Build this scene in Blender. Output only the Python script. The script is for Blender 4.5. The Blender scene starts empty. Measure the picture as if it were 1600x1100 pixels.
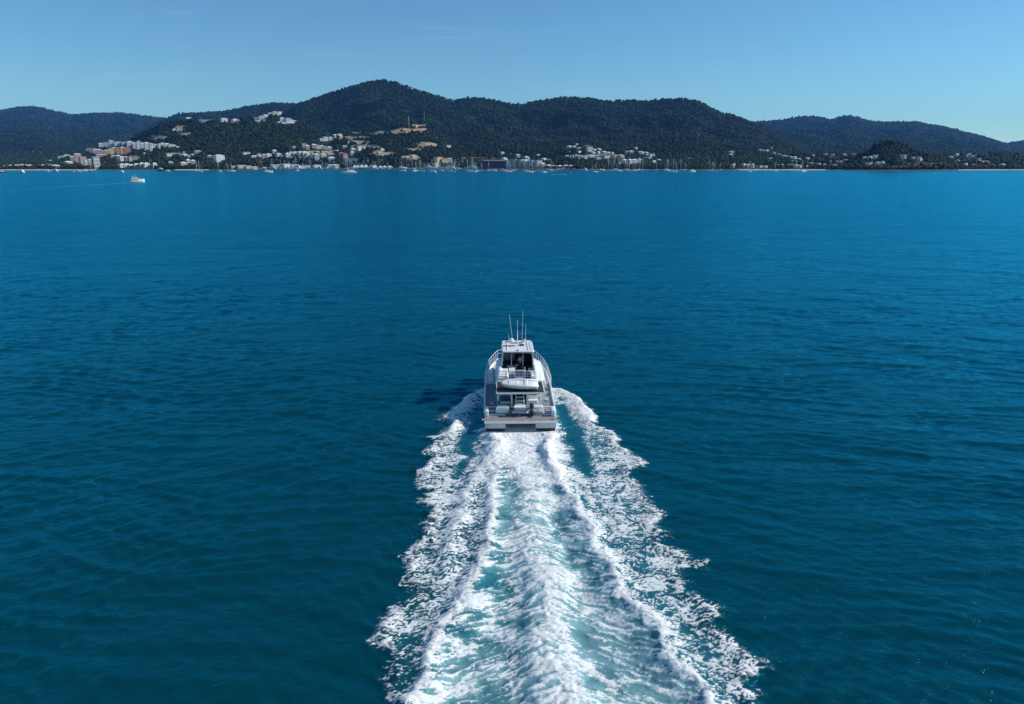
import bpy, math, random
import numpy as np
from mathutils import Vector, Matrix

R = math.radians
rnd = random.Random(7)
scene = bpy.context.scene
col = scene.collection

# ------------------------------------------------------------------ camera
CAM_H, PITCH, FPX = 23.4, R(15.26), 1100.0
cam_data = bpy.data.cameras.new('camera')
cam = bpy.data.objects.new('camera', cam_data); col.objects.link(cam)
cam.location = (0, 0, CAM_H)
cam.rotation_euler = (math.pi / 2 - PITCH, 0, 0)
cam_data.sensor_width = 36.0
cam_data.lens = 36.0 * FPX / 1600.0
cam_data.clip_start = 0.5; cam_data.clip_end = 60000
scene.camera = cam

# ------------------------------------------------------------------ light
SUN_EL, SUN_AZ = R(31), R(82)          # azimuth measured from +Y (ahead) towards +X (right)
world = bpy.data.worlds.new('World'); scene.world = world; world.use_nodes = True
wn, wl = world.node_tree.nodes, world.node_tree.links
wn.clear()
sky = wn.new('ShaderNodeTexSky'); sky.sky_type = 'NISHITA'; sky.sun_disc = False
sky.sun_elevation = SUN_EL; sky.sun_rotation = SUN_AZ
sky.air_density = 1.0; sky.dust_density = 0.0; sky.ozone_density = 3.0; sky.altitude = 20
bg = wn.new('ShaderNodeBackground'); bg.inputs['Strength'].default_value = 0.097
wo = wn.new('ShaderNodeOutputWorld')
# thin cirrus wisps high on the left, seen by direction
tc = wn.new('ShaderNodeTexCoord'); mp = wn.new('ShaderNodeMapping'); mp.inputs['Scale'].default_value = (5, 5, 60)
ns = wn.new('ShaderNodeTexNoise'); ns.inputs['Scale'].default_value = 1.3; ns.inputs['Detail'].default_value = 6
cr = wn.new('ShaderNodeValToRGB'); cr.color_ramp.elements[0].position = 0.62; cr.color_ramp.elements[1].position = 0.85
cr.color_ramp.elements[1].color = (0.16, 0.16, 0.16, 1)
mx = wn.new('ShaderNodeMix'); mx.data_type = 'RGBA'
wl.new(tc.outputs['Generated'], mp.inputs['Vector']); wl.new(mp.outputs[0], ns.inputs['Vector']); wl.new(ns.outputs['Fac'], cr.inputs[0])
wl.new(cr.outputs[0], mx.inputs['Factor'])
hs = wn.new('ShaderNodeHueSaturation'); hs.inputs['Saturation'].default_value = 1.0
gm = wn.new('ShaderNodeMix'); gm.data_type = 'RGBA'; gm.blend_type = 'MULTIPLY'; gm.inputs['Factor'].default_value = 1.0
gm.inputs['B'].default_value = (0.67, 1.04, 1.20, 1)
wl.new(sky.outputs[0], hs.inputs['Color']); wl.new(hs.outputs[0], gm.inputs['A'])
wl.new(gm.outputs['Result'], mx.inputs['A']); mx.inputs['B'].default_value = (6.5, 8.3, 9.5, 1)
wl.new(mx.outputs['Result'], bg.inputs['Color']); wl.new(bg.outputs[0], wo.inputs[0])

sl = bpy.data.lights.new('sun', 'SUN'); sl.energy = 4.4; sl.angle = R(0.55); sl.color = (1.0, 0.95, 0.88)
so = bpy.data.objects.new('sun', sl); col.objects.link(so)
sdir = Vector((math.sin(SUN_AZ) * math.cos(SUN_EL), math.cos(SUN_AZ) * math.cos(SUN_EL), math.sin(SUN_EL)))
so.rotation_euler = sdir.to_track_quat('Z', 'Y').to_euler()
so.location = (200, 50, 300)

scene.view_settings.view_transform = 'Standard'; scene.view_settings.look = 'None'
scene.view_settings.exposure = 0.0; scene.view_settings.gamma = 1.0
scene.render.engine = 'CYCLES'
scene.cycles.max_bounces = 6; scene.cycles.volume_bounces = 0; scene.cycles.transparent_max_bounces = 8
scene.cycles.use_denoising = True; scene.cycles.sample_clamp_direct = 1.7
scene.cycles.caustics_reflective = False; scene.cycles.caustics_refractive = False

# ------------------------------------------------------------------ helpers
def lin(c):
    return tuple((x / 255 / 12.92) if x / 255 <= 0.04045 else ((x / 255 + 0.055) / 1.055) ** 2.4 for x in c)

MATS = {}
def mat(name, color, rough=0.5, metal=0.0, vary=0.0, vscale=1.0, bump=0.0, ior=1.5, transmission=0.0, spec=0.5):
    if name in MATS: return MATS[name]
    m = bpy.data.materials.new(name); m.use_nodes = True
    nt = m.node_tree; b = nt.nodes['Principled BSDF']
    b.inputs['Base Color'].default_value = (*color, 1); b.inputs['Roughness'].default_value = rough
    b.inputs['Metallic'].default_value = metal; b.inputs['IOR'].default_value = ior
    b.inputs['Specular IOR Level'].default_value = spec
    if transmission: b.inputs['Transmission Weight'].default_value = transmission
    if vary or bump:
        t = nt.nodes.new('ShaderNodeTexCoord'); n = nt.nodes.new('ShaderNodeTexNoise')
        n.inputs['Scale'].default_value = vscale; n.inputs['Detail'].default_value = 4
        nt.links.new(t.outputs['Object'], n.inputs['Vector'])
        if vary:
            r = nt.nodes.new('ShaderNodeMapRange'); r.inputs['To Min'].default_value = 1 - vary; r.inputs['To Max'].default_value = 1 + vary
            r.inputs['From Min'].default_value = .3; r.inputs['From Max'].default_value = .7
            x = nt.nodes.new('ShaderNodeMix'); x.data_type = 'RGBA'; x.blend_type = 'MULTIPLY'; x.inputs['Factor'].default_value = 1
            x.inputs['A'].default_value = (*color, 1)
            nt.links.new(n.outputs['Fac'], r.inputs['Value']); nt.links.new(r.outputs[0], x.inputs['B']); nt.links.new(x.outputs['Result'], b.inputs['Base Color'])
        if bump:
            bp = nt.nodes.new('ShaderNodeBump'); bp.inputs['Strength'].default_value = bump; bp.inputs['Distance'].default_value = .02
            nt.links.new(n.outputs['Fac'], bp.inputs['Height']); nt.links.new(bp.outputs[0], b.inputs['Normal'])
    MATS[name] = m
    return m

def tag(o, label=None, cat=None, group=None, kind=None):
    if label: o['label'] = label
    if cat: o['category'] = cat
    if group: o['group'] = group
    if kind: o['kind'] = kind
    return o

def empty(name, loc=(0, 0, 0), rz=0):
    o = bpy.data.objects.new(name, None); col.objects.link(o)
    o.location = loc; o.rotation_euler = (0, 0, rz); o.empty_display_size = .3
    return o

def copy_tree(o, parent=None):
    c = o.copy(); col.objects.link(c)
    if parent: c.parent = parent
    for ch in list(o.children): copy_tree(ch, c)
    return c

def raw_mesh(name, co, quads, material=None, smooth=False, tris=False):
    me = bpy.data.meshes.new(name)
    co = np.asarray(co, np.float32); quads = np.asarray(quads, np.int32)
    k = 3 if tris else 4
    me.vertices.add(len(co)); me.vertices.foreach_set('co', co.ravel())
    me.loops.add(quads.size); me.loops.foreach_set('vertex_index', quads.ravel())
    me.polygons.add(len(quads))
    me.polygons.foreach_set('loop_start', np.arange(0, quads.size, k, dtype=np.int32))
    me.polygons.foreach_set('loop_total', np.full(len(quads), k, np.int32))
    if smooth: me.polygons.foreach_set('use_smooth', np.ones(len(quads), bool))
    me.update(calc_edges=True)
    if material: me.materials.append(material)
    return me

def grid_quads(nr, nc):
    i = np.arange(nr * nc).reshape(nr, nc)
    return np.stack([i[:-1, :-1], i[:-1, 1:], i[1:, 1:], i[1:, :-1]], -1).reshape(-1, 4)

class MB:
    """collects shapes; build() links them as ONE mesh object"""
    def __init__(s): s.v = []; s.f = []; s.mi = []; s.sm = []
    def add(s, v, f, mi=0, sm=False):
        n = len(s.v); s.v += [tuple(p) for p in v]; s.f += [tuple(i + n for i in q) for q in f]
        s.mi += [mi] * len(f); s.sm += [sm] * len(f); return s
    def box(s, x0, x1, y0, y1, z0, z1, mi=0, bev=0.0):
        if bev > 0:
            b = bev
            pts = []
            for z, i in ((z0, b), (z0 + b, 0), (z1 - b, 0), (z1, b)):
                for (cx, cy) in ((x0, y0), (x1, y0), (x1, y1), (x0, y1)):
                    sx = 1 if cx == x0 else -1; sy = 1 if cy == y0 else -1
                    pa = (cx + sx * (i + b), cy + sy * i, z); pb = (cx + sx * i, cy + sy * (i + b), z)
                    pts += ([pb, pa] if (sx == sy) else [pa, pb])
            f = [tuple(range(7, -1, -1)), tuple(range(24, 32))]
            for k in range(3):
                for j in range(8):
                    f.append((k * 8 + j, k * 8 + (j + 1) % 8, (k + 1) * 8 + (j + 1) % 8, (k + 1) * 8 + j))
            return s.add(pts, f, mi)
        v = [(x0, y0, z0), (x1, y0, z0), (x1, y1, z0), (x0, y1, z0), (x0, y0, z1), (x1, y0, z1), (x1, y1, z1), (x0, y1, z1)]
        return s.add(v, [(3, 2, 1, 0), (4, 5, 6, 7), (0, 1, 5, 4), (1, 2, 6, 5), (2, 3, 7, 6), (3, 0, 4, 7)], mi)
    def tube(s, path, r, n=8, mi=0, cap=True):
        P = [Vector(p) for p in path]; rr = r if isinstance(r, (list, tuple)) else [r] * len(P)
        base = len(s.v); vs = []
        for i, p in enumerate(P):
            d = (P[min(i + 1, len(P) - 1)] - P[max(i - 1, 0)]).normalized()
            a = Vector((0, 0, 1)) if abs(d.z) < .9 else Vector((1, 0, 0))
            u = d.cross(a).normalized(); w = d.cross(u).normalized()
            for k in range(n):
                t = 2 * math.pi * k / n
                vs.append(p + (u * math.cos(t) + w * math.sin(t)) * rr[i])
        f = []
        for i in range(len(P) - 1):
            for k in range(n):
                f.append((i * n + k, i * n + (k + 1) % n, (i + 1) * n + (k + 1) % n, (i + 1) * n + k))
        if cap:
            f.append(tuple(range(n - 1, -1, -1))); f.append(tuple((len(P) - 1) * n + k for k in range(n)))
        return s.add(vs, f, mi, n > 5)
    def loft(s, rings, mi=0, closed=True, cap=True, sm=False):
        n = len(rings[0]); vs = [p for r_ in rings for p in r_]; f = []
        for i in range(len(rings) - 1):
            for k in range(n if closed else n - 1):
                f.append((i * n + k, i * n + (k + 1) % n, (i + 1) * n + (k + 1) % n, (i + 1) * n + k))
        if cap and closed:
            f.append(tuple(range(n - 1, -1, -1))); f.append(tuple((len(rings) - 1) * n + k for k in range(n)))
        return s.add(vs, f, mi, sm)
    def ball(s, c, rx, ry=None, rz=None, nu=12, nv=8, mi=0):
        ry = ry or rx; rz = rz or rx; rings = []
        for j in range(nv + 1):
            t = math.pi * j / nv; t = min(max(t, .05), math.pi - .05)
            rings.append([(c[0] + rx * math.sin(t) * math.cos(2 * math.pi * k / nu), c[1] + ry * math.sin(t) * math.sin(2 * math.pi * k / nu), c[2] - rz * math.cos(t)) for k in range(nu)])
        return s.loft(rings, mi, True, True, True)
    def prism(s, poly, z0, z1, mi=0):
        n = len(poly)
        v = [(x, y, z0) for x, y in poly] + [(x, y, z1) for x, y in poly]
        f = [tuple(range(n - 1, -1, -1)), tuple(range(n, 2 * n))] + [(k, (k + 1) % n, n + (k + 1) % n, n + k) for k in range(n)]
        return s.add(v, f, mi)
    def mesh(s, name, mats, fix=True):
        me = bpy.data.meshes.new(name); me.from_pydata([tuple(p) for p in s.v], [], s.f)
        for m in (mats if isinstance(mats, (list, tuple)) else [mats]): me.materials.append(m)
        me.polygons.foreach_set('material_index', s.mi); me.polygons.foreach_set('use_smooth', s.sm)
        if fix:
            import bmesh
            bm = bmesh.new(); bm.from_mesh(me); bmesh.ops.recalc_face_normals(bm, faces=bm.faces); bm.to_mesh(me); bm.free()
        me.update(); return me
    def build(s, name, mats, parent=None):
        o = bpy.data.objects.new(name, s.mesh(name, mats)); col.objects.link(o)
        if parent: o.parent = parent
        return o

# ---- numpy noise
def _hash(ix, iy, seed):
    h = (ix.astype(np.int64) * 374761393 + iy.astype(np.int64) * 668265263 + seed * 1442695041) & 0xFFFFFFFF
    h = ((h ^ (h >> 13)) * 1274126177) & 0xFFFFFFFF
    return (h ^ (h >> 16)) & 0xFFFFFFFF
def perlin(x, y, seed=0):
    x0 = np.floor(x); y0 = np.floor(y); fx = x - x0; fy = y - y0
    u = fx * fx * fx * (fx * (fx * 6 - 15) + 10); v = fy * fy * fy * (fy * (fy * 6 - 15) + 10)
    def g(dx, dy):
        a = _hash(x0 + dx, y0 + dy, seed).astype(np.float64) * (2 * math.pi / 4294967296.0)
        return np.cos(a) * (fx - dx) + np.sin(a) * (fy - dy)
    a = g(0, 0); b = g(1, 0); c = g(0, 1); d = g(1, 1)
    return (a + u * (b - a) + v * (c - a) + u * v * (a - b - c + d)) * 1.5
def fbm(x, y, oct=4, seed=0, gain=.5):
    s = np.zeros_like(x, dtype=np.float64); a = 1.0; t = 0
    for i in range(oct):
        s += a * perlin(x * 2 ** i + i * 17.3, y * 2 ** i - i * 9.1, seed + i); t += a; a *= gain
    return s / t
def sstep(a, b, x):
    t = np.clip((x - a) / (b - a), 0, 1); return t * t * (3 - 2 * t)

# place of a photograph pixel on the water (the real position of what stands there)
CP, SP = math.cos(PITCH), math.sin(PITCH)
def elev(py): return math.tan(math.atan((550 - py) / FPX) - PITCH)          # dz / Y
def on_water(px, py, z=0.0):
    e = elev(py); Y = (z - CAM_H) / e
    return ((px - 800) / FPX * (Y * CP - (z - CAM_H) * SP), Y)
def at_depth(px, Y, z=0.0): return (px - 800) / FPX * (Y * CP - (z - CAM_H) * SP)
# ------------------------------------------------------------------ water surface height
_rs = np.random.RandomState(5)
WAVES = []
for wlen, amp, ang, n in ((15, .032, 64, 4), (7.5, .018, 70, 6), (3.8, .022, 78, 8), (2.1, .023, 90, 9), (1.2, .017, 96, 9)):
    for k in range(n):
        L = wlen * _rs.uniform(.75, 1.3); A = amp * _rs.uniform(.6, 1.1); th = R(ang + _rs.normal(0, 20 if wlen > 5 else 30))
        WAVES.append((L, A, math.cos(th), math.sin(th), _rs.uniform(0, 6.28)))
def sea_z(x, y, spacing=None):
    z = np.zeros_like(x, dtype=np.float64)
    wx = x + 2.5 * perlin(x / 14, y / 14, 91); wy = y + 2.5 * perlin(x / 14, y / 14, 92)
    patch = 0.9 + 0.35 * perlin(x / 35, y / 22, 93)
    for L, A, cx, cy, ph in WAVES:
        t = (wx * cx + wy * cy) * 2 * math.pi / L + ph
        w = 1 - np.abs(np.sin(t * .5)) if L < 4.5 else .5 + .5 * np.cos(t)
        a = A * patch
        if spacing is not None: a = a * sstep(2.0, 4.5, L / spacing)
        z += a * (w - .4) * 1.6
    return z

# ------------------------------------------------------------------ land profile
LAYERS = {  # (photo px, py) of each skyline, its distance, length of its seaward slope
 'far_left':  ([(-420,215),(-200,190),(-60,182),(0,177),(25,172),(45,168),(57,167),(75,169),(100,175),(125,181),(160,178),(190,178),(225,181),(262,186),(330,205),(420,240)], 8500, 5200, 1000),
 'mid_back':  ([(200,225),(240,197),(270,185),(290,178),(320,177),(360,174),(385,168),(400,166),(430,161),(470,162),(520,170),(600,200),(660,245)], 5600, 2400, 900),
 'main':      ([(380,240),(420,200),(470,165),(500,154),(530,144),(560,135),(585,128),(605,127),(625,131),(650,140),(675,148),(700,156),(712,158),(730,155),(745,154),(770,158),(800,163),(812,165),(840,159),(870,155),(890,154),(920,155),(945,160),(975,158),(1000,160),(1030,157),(1060,156),(1085,160),(1105,170),(1120,178),(1140,182),(1165,190),(1200,204),(1240,225),(1290,250)], 4200, 2050, 1100),
 'left_spur': ([(40,262),(90,252),(140,236),(195,226),(230,207),(260,194),(300,187),(350,188),(400,181),(440,178),(470,188),(510,208),(560,235),(600,250)], 2750, 970, 500),
 'mid_spur':  ([(230,262),(300,247),(400,240),(450,236),(480,227),(510,217),(530,213),(560,209),(600,206),(640,199),(665,197),(690,210),(720,226),(760,240),(800,248),(850,252)], 2650, 760, 400),
 'foothill':  ([(600,256),(800,248),(860,243),(890,229),(920,228),(960,233),(1000,238),(1050,245),(1100,241),(1200,239),(1260,240),(1340,241),(1400,244),(1480,240),(1560,239),(1620,243),(1900,250)], 2600, 800, 400),
 'far_right': ([(1080,240),(1130,205),(1170,192),(1220,188),(1250,183),(1270,184),(1290,188),(1310,183),(1320,182),(1335,186),(1360,192),(1400,192),(1420,191),(1440,195),(1470,200),(1500,208),(1530,215),(1552,222),(1580,230),(1640,236),(1900,242)], 8300, 5200, 1000),
 'farthest':  ([(1500,236),(1545,226),(1570,224),(1600,219),(1650,212),(1800,205),(2100,225)], 9900, 1500, 500),
 'knoll':     ([(1300,268),(1318,255),(1335,244),(1350,236),(1370,222),(1385,217),(1400,219),(1420,230),(1445,238),(1470,246),(1500,258),(1525,268)], 1960, 300, 200),
}
SHORE = [(-600,1700),(0,1700),(120,1712),(250,1700),(290,1712),(395,1716),(410,2020),(745,2020),(760,1790),(900,1745),(1000,1740),(1150,1728),(1290,1712),(1345,1640),(1400,1600),(1470,1625),(1500,1700),(1600,1705),(2300,1700)]
def u_of(px): return (px - 800) / FPX / (1) * (CP)    # x / y for far points at about eye level
def px_of(u): return u / CP * FPX + 800
def shore_Y(px): return np.interp(px, [a for a, b in SHORE], [b for a, b in SHORE])
def land_z(X, Y):
    px = px_of(X / Y); sh = shore_Y(px) + 10 * perlin(X / 60, Y / 60, 31) + 5 * perlin(X / 23, Y / 23, 32)
    d = Y - sh
    base = np.clip(d * .09, -2.0, 2.6) + np.clip(d, 0, 2500) * .004
    rel = fbm(X / 620, Y / 900, 4, 51); rel2 = fbm(X / 190, Y / 260, 3, 61)
    tot = np.zeros_like(base)
    for k, (pts, D, wf, wb) in LAYERS.items():
        Hc = np.interp(px, [p[0] for p in pts], [elev(p[1] + 1.5) * D + CAM_H for p in pts], left=0, right=0)
        e0, e1 = pts[0][0], pts[-1][0]
        Hc = np.maximum(Hc, 0) * sstep(e0, e0 + 30, px) * (1 - sstep(e1 - 30, e1, px))
        if k not in ('far_left', 'far_right', 'farthest'): Hc = np.maximum(Hc - 7, 0)
        t = np.where(Y < D, (D - Y) / wf, (Y - D) / wb)
        t = np.clip(t, 0, 1)
        f = (1 - t) ** 1.15
        cut = np.clip(t * 3, 0, 1) * (1 - t * .3)
        f = f * (1 - cut * (0.42 * np.abs(rel) * 2 + .20 * rel2 + .04))
        tot += (Hc * f) ** 7
    tot = tot ** (1 / 7)
    m = sstep(8, 130, d) if True else 1
    kn = sstep(1318, 1345, px) * (1 - sstep(1490, 1520, px)) * (Y < 2150)
    m = np.maximum(m, kn * sstep(0, 30, d))
    return base + tot * m

# terrain sampled in columns of constant direction, rows growing with distance
NU, NY = 1150, 330
us = np.linspace(-1.02, 1.02, NU)
ys = np.concatenate([np.linspace(1590, 2900, 170)[:-1], np.geomspace(2900, 10500, NY - 169)])
UU, YY = np.meshgrid(us, ys); XX = UU * YY
ZZ = land_z(XX, YY)
EL = (ZZ - CAM_H) / YY
def hit(px, py):
    """the land point seen at a photo pixel"""
    u = u_of(px); c = int(np.clip(round((u - us[0]) / (us[1] - us[0])), 0, NU - 1))
    e = elev(py); colm = EL[:, c]; ok = np.where((colm >= e) & (ZZ[:, c] > 1.2))[0]
    if len(ok) == 0:
        k = int(np.argmax(colm)); Y = ys[k]
    else:
        k = ok[0]
        if k == 0: Y = ys[0]
        else:
            a, b = colm[k - 1], colm[k]; t = (e - a) / (b - a + 1e-12); Y = ys[k - 1] + min(max(t, 0), 1) * (ys[k] - ys[k - 1])
    X = u * Y; z = float(np.interp(Y, ys, ZZ[:, c]))
    # correct for pitch in the sideways reading
    X = at_depth(px, Y, z)
    return X, Y, z

# clearings: px, py, half width, half height (in photo px), colour kind
CLEAR = [(646,202,27,6.5,'orange'),(658,197,10,3,'orange'),(618,206,16,4,'tan'),(592,208,20,3.2,'tan'),(668,226,17,4.5,'tan'),(648,234,16,3.5,'tan'),(560,222,22,3,'tan'),
 (642,247,17,5,'tan'),(610,240,16,3.5,'brown2'),(252,215,17,4.5,'tan'),(296,209,12,2.6,'tan'),(288,198,10,2.2,'tan'),(575,229,22,4,'tan'),(552,215,30,3.0,'tan'),(592,239,15,4.5,'tan'),(565,209,16,3,'tan'),
 (275,241,14,3.5,'tan'),(430,181,17,3.6,'pale'),(411,187,12,3.4,'pale'),(452,190,13,2.8,'pale'),(322,189,11,2,'pale'),(362,190,20,1.4,'tan'),(500,237,26,1.6,'tan'),(470,246,26,1.5,'tan'),
 (740,248,46,2.4,'brown2'),(905,222,18,4.5,'brownish'),(1030,185,9,8,'brownish'),(1410,261,60,3,'brown'),(1450,256,40,3,'brown'),(1085,163,8,4,'brownish'),(52,183,12,5,'brownish'),(860,172,14,5,'brownish'),
 (600,150,14,6,'brownish'),(1170,228,20,5,'brownish'),(1040,207,20,6,'brownish'),(340,215,20,5,'brownish'),(940,243,50,1.6,'tan'),(870,254,30,1.5,'tan'),(1240,252,50,1.6,'brown2'),(1310,252,30,1.6,'brown2'),(1520,252,40,2,'brown2')]
SOIL = {'orange': (.58,.34,.20), 'tan': (.36,.30,.19), 'pale': (.42,.42,.36), 'brown': (.05,.035,.025), 'brown2': (.18,.15,.09), 'brownish': (.075,.075,.045)}
PXG = px_of(UU)
PYG = 550 - FPX * np.tan(np.arctan(EL) + PITCH)
vis_run = np.maximum.accumulate(np.concatenate([np.full((1, NU), -9.0), EL[:-1]]), 0)
VISIBLE = EL >= vis_run - 1e-4
colr = np.zeros((NY, NU, 3)); n1 = fbm(XX / 90, YY / 90, 4, 71)
colr[:] = np.array([.018, .028, .013]); colr *= (1 + .5 * n1)[..., None]
clearw = np.zeros((NY, NU))
for (cx, cy, rx, ry, k) in CLEAR:
    ex, ey, ez = hit(cx, cy)
    dx = (PXG - cx) / rx; dy = (PYG - cy) / ry
    dd = np.sqrt(dx * dx + dy * dy) + .8 * fbm(XX / 30, YY / 30, 3, 81) + .3 * fbm(XX / 12, YY / 12, 2, 83)
    near = np.abs(YY - ey) < 500
    w = (1 - sstep(.75, 1.1, dd)) * near
    w *= (.2 if k == 'brownish' else 1)
    c = np.array(SOIL[k]) * (1 + .45 * fbm(XX / 16, YY / 16, 3, 85))[..., None]
    colr = colr * (1 - w[..., None]) + c * w[..., None]
    clearw = np.maximum(clearw, w)
sand = (1 - sstep(1.6, 2.4, ZZ)) * (ZZ > -.4) * (((PXG < 148) | ((PXG > 1150) & (PXG < 1292)) | ((PXG > 272) & (PXG < 325)) | ((PXG > 1500)))).astype(float)
colr = colr * (1 - sand[..., None]) + np.array([.52, .46, .36]) * sand[..., None]
rock = (1 - sstep(2.0, 3.0, ZZ)) * (sand < .5)
colr = colr * (1 - rock[..., None]) + np.array([.10, .085, .07]) * rock[..., None]
clearw = np.maximum(clearw, (ZZ < 2.6).astype(float))

land_m = bpy.data.materials.new('hill ground'); land_m.use_nodes = True
nt = land_m.node_tree; b = nt.nodes['Principled BSDF']; at = nt.nodes.new('ShaderNodeAttribute'); at.attribute_name = 'soil'
b.inputs['Roughness'].default_value = .95; b.inputs['Specular IOR Level'].default_value = .1
gn = nt.nodes.new('ShaderNodeTexNoise'); gn.inputs['Scale'].default_value = .12; gn.inputs['Detail'].default_value = 5
tcn = nt.nodes.new('ShaderNodeNewGeometry'); nt.links.new(tcn.outputs['Position'], gn.inputs['Vector'])
mr = nt.nodes.new('ShaderNodeMapRange'); mr.inputs['From Min'].default_value = .3; mr.inputs['From Max'].default_value = .7; mr.inputs['To Min'].default_value = .6; mr.inputs['To Max'].default_value = 1.4
mm = nt.nodes.new('ShaderNodeMix'); mm.data_type = 'RGBA'; mm.blend_type = 'MULTIPLY'; mm.inputs['Factor'].default_value = 1
nt.links.new(gn.outputs['Fac'], mr.inputs['Value']); nt.links.new(at.outputs['Color'], mm.inputs['A']); nt.links.new(mr.outputs[0], mm.inputs['B'])
nt.links.new(mm.outputs['Result'], b.inputs['Base Color'])
me = raw_mesh('hills', np.stack([XX, YY, ZZ], -1).reshape(-1, 3), grid_quads(NY, NU), land_m, smooth=True)
ca = me.attributes.new('soil', 'FLOAT_COLOR', 'POINT')
ca.data.foreach_set('color', np.concatenate([colr, np.ones((NY, NU, 1))], -1).astype(np.float32).ravel())
hills = bpy.data.objects.new('hills', me); col.objects.link(hills); tag(hills, 'dark wooded hills rising behind the town across the whole width', 'hills', kind='structure')

# ------------------------------------------------------------------ open water
NUS, U0 = 1000, 60.0
uw = np.linspace(-1.15, 1.15, NUS)
yw = [-45.0]
while yw[-1] < 12000:
    Y = yw[-1]; d = .16 if Y < 62 else min(.16 * (Y / 62.0) ** 2, 60 + Y * .02)
    if Y < 12: d = 1.5
    yw.append(Y + d)
yw = np.array(yw)
UW, YW = np.meshgrid(uw, yw); XW = UW * (YW + U0)
spc = np.maximum((uw[1] - uw[0]) * (YW + U0), np.gradient(yw)[:, None] * .5)
ZW = sea_z(XW, YW, spc)
# ------------------------------------------------------------------ wake of the big catamaran
def W(pts): return np.array([on_water(a, b) for a, b in pts])
def poly_dist(P, x, y, closed=False):
    """distance to a polyline, and how far along it (0..1) the closest point is"""
    best = np.full(x.shape, 1e9); tt = np.zeros(x.shape); side = np.zeros(x.shape)
    seg = np.linalg.norm(np.diff(P, axis=0), axis=1); cum = np.concatenate([[0], np.cumsum(seg)]); tot = cum[-1]
    for i in range(len(P) - 1):
        ax, ay = P[i]; bx, by = P[i + 1]; dx, dy = bx - ax, by - ay; L2 = dx * dx + dy * dy + 1e-12
        t = np.clip(((x - ax) * dx + (y - ay) * dy) / L2, 0, 1)
        px, py = x - (ax + t * dx), y - (ay + t * dy); d = np.hypot(px, py)
        m = d < best; best = np.where(m, d, best); tt = np.where(m, (cum[i] + t * seg[i]) / tot, tt); side = np.where(m, np.sign(dx * py - dy * px), side)
    return best, tt, side
def inside(P, x, y):
    c = np.zeros(x.shape, bool); n = len(P)
    for i in range(n):
        x0, y0 = P[i]; x1, y1 = P[(i + 1) % n]
        if y0 == y1: continue
        m = ((y0 > y) != (y1 > y)) & (x < (x1 - x0) * (y - y0) / (y1 - y0) + x0)
        c ^= m
    return c
OUTL = [(757,606),(744,611),(726,621),(712,634),(697,640),(678,657),(700,664),(692,675),(661,683),(672,694),(660,704),(668,714),(652,735),(644,764),(666,771),(642,787),(668,798),(652,818),(645,845),(629,868),(622,905),(638,930),(595,957),(572,1005),(597,1040),(590,1090),(604,1120),(600,1180)]
OUTR = [(866,608),(880,612),(898,618),(914,627),(924,640),(940,652),(933,664),(958,672),(972,680),(971,692),(990,706),(1019,727),(992,738),(992,748),(1012,762),(1016,776),(1030,790),(1047,806),(1030,818),(1046,832),(1040,850),(1085,868),(1121,880),(1100,892),(1072,898),(1082,922),(1112,940),(1148,955),(1120,972),(1150,998),(1178,1018),(1226,1030),(1192,1046),(1180,1060),(1188,1085),(1200,1110),(1230,1180)]
PL = W(OUTL + OUTR[::-1])
GX = np.arange(-14.5, 17.0, .085); GY = np.arange(18.5, 76.0, .085)
WX, WY = np.meshgrid(GX, GY)
dE, _, _ = poly_dist(np.vstack([PL, PL[:1]]), WX, WY)
SD = np.where(inside(PL, WX, WY), dE, -dE)
rag = .55 * fbm(WX / 1.1, WY / .8, 4, 101) + .25 * fbm(WX / .35, WY / .3, 3, 103)
SDR = SD + rag * 1.3
def line(pts, w, amp=1.0, fade0=.0, fade1=.0, w1=None, wob=.35):
    P = W(pts)
    ox = wob * perlin(WX / 2.2, WY / 2.2, 111) + .5 * wob * perlin(WX / .8, WY / .8, 112)
    oy = wob * perlin(WX / 2.2 + 50, WY / 2.2, 113)
    d, t, s = poly_dist(P, WX + ox, WY + oy)
    ww = w + ((w1 if w1 is not None else w) - w) * t
    e = np.exp(-(d / ww) ** 2) * amp
    if fade0: e *= sstep(0, fade0, t)
    if fade1: e *= 1 - sstep(1 - fade1, 1, t)
    return e, d, t, s
CEN = [(812,664),(818,700),(826,740),(830,775),(828,815),(832,850),(850,900),(856,950),(852,1000),(868,1050),(880,1110),(890,1180)]
ARML = [(783,672),(775,700),(768,740),(748,760),(730,790),(716,830),(765,862)]
ARML = [(785,672),(778,705),(770,740),(772,790),(768,830),(762,866),(742,905),(722,945),(700,980),(684,1005),(668,1045),(648,1100),(630,1180)]
ARML2 = [(768,680),(762,715),(745,752),(728,780),(716,815),(706,850),(690,900)]
ARMR = [(852,672),(856,705),(872,745),(895,785),(918,820),(932,862),(962,900),(978,935),(1010,965),(1036,990),(1038,1012),(1050,1035),(1080,1062),(1112,1100),(1150,1180)]
ARMR2 = [(848,690),(858,730),(875,780),(900,830),(915,880)]
eC, dC, tC, sC = line(CEN, 1.05, 1.0, w1=1.05)
eL, dL, tL, sL = line(ARML, .50, 1.0, w1=.42)
eL2, dL2, _, _ = line(ARML2, .55, .9, fade1=.4)
eR, dR, tR, sR = line(ARMR, .45, 1.0, w1=.34)
eR2, dR2, _, _ = line(ARMR2, .5, .55, fade1=.5)
eK, dK, _, _ = line([(892,1010),(915,1035),(945,1060),(960,1090),(972,1180)], .28, .8, fade0=.15)
eK2, _, _, _ = line([(880,700),(892,735),(925,790),(962,835),(1000,870)], .45, .45, fade1=.4)
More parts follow.
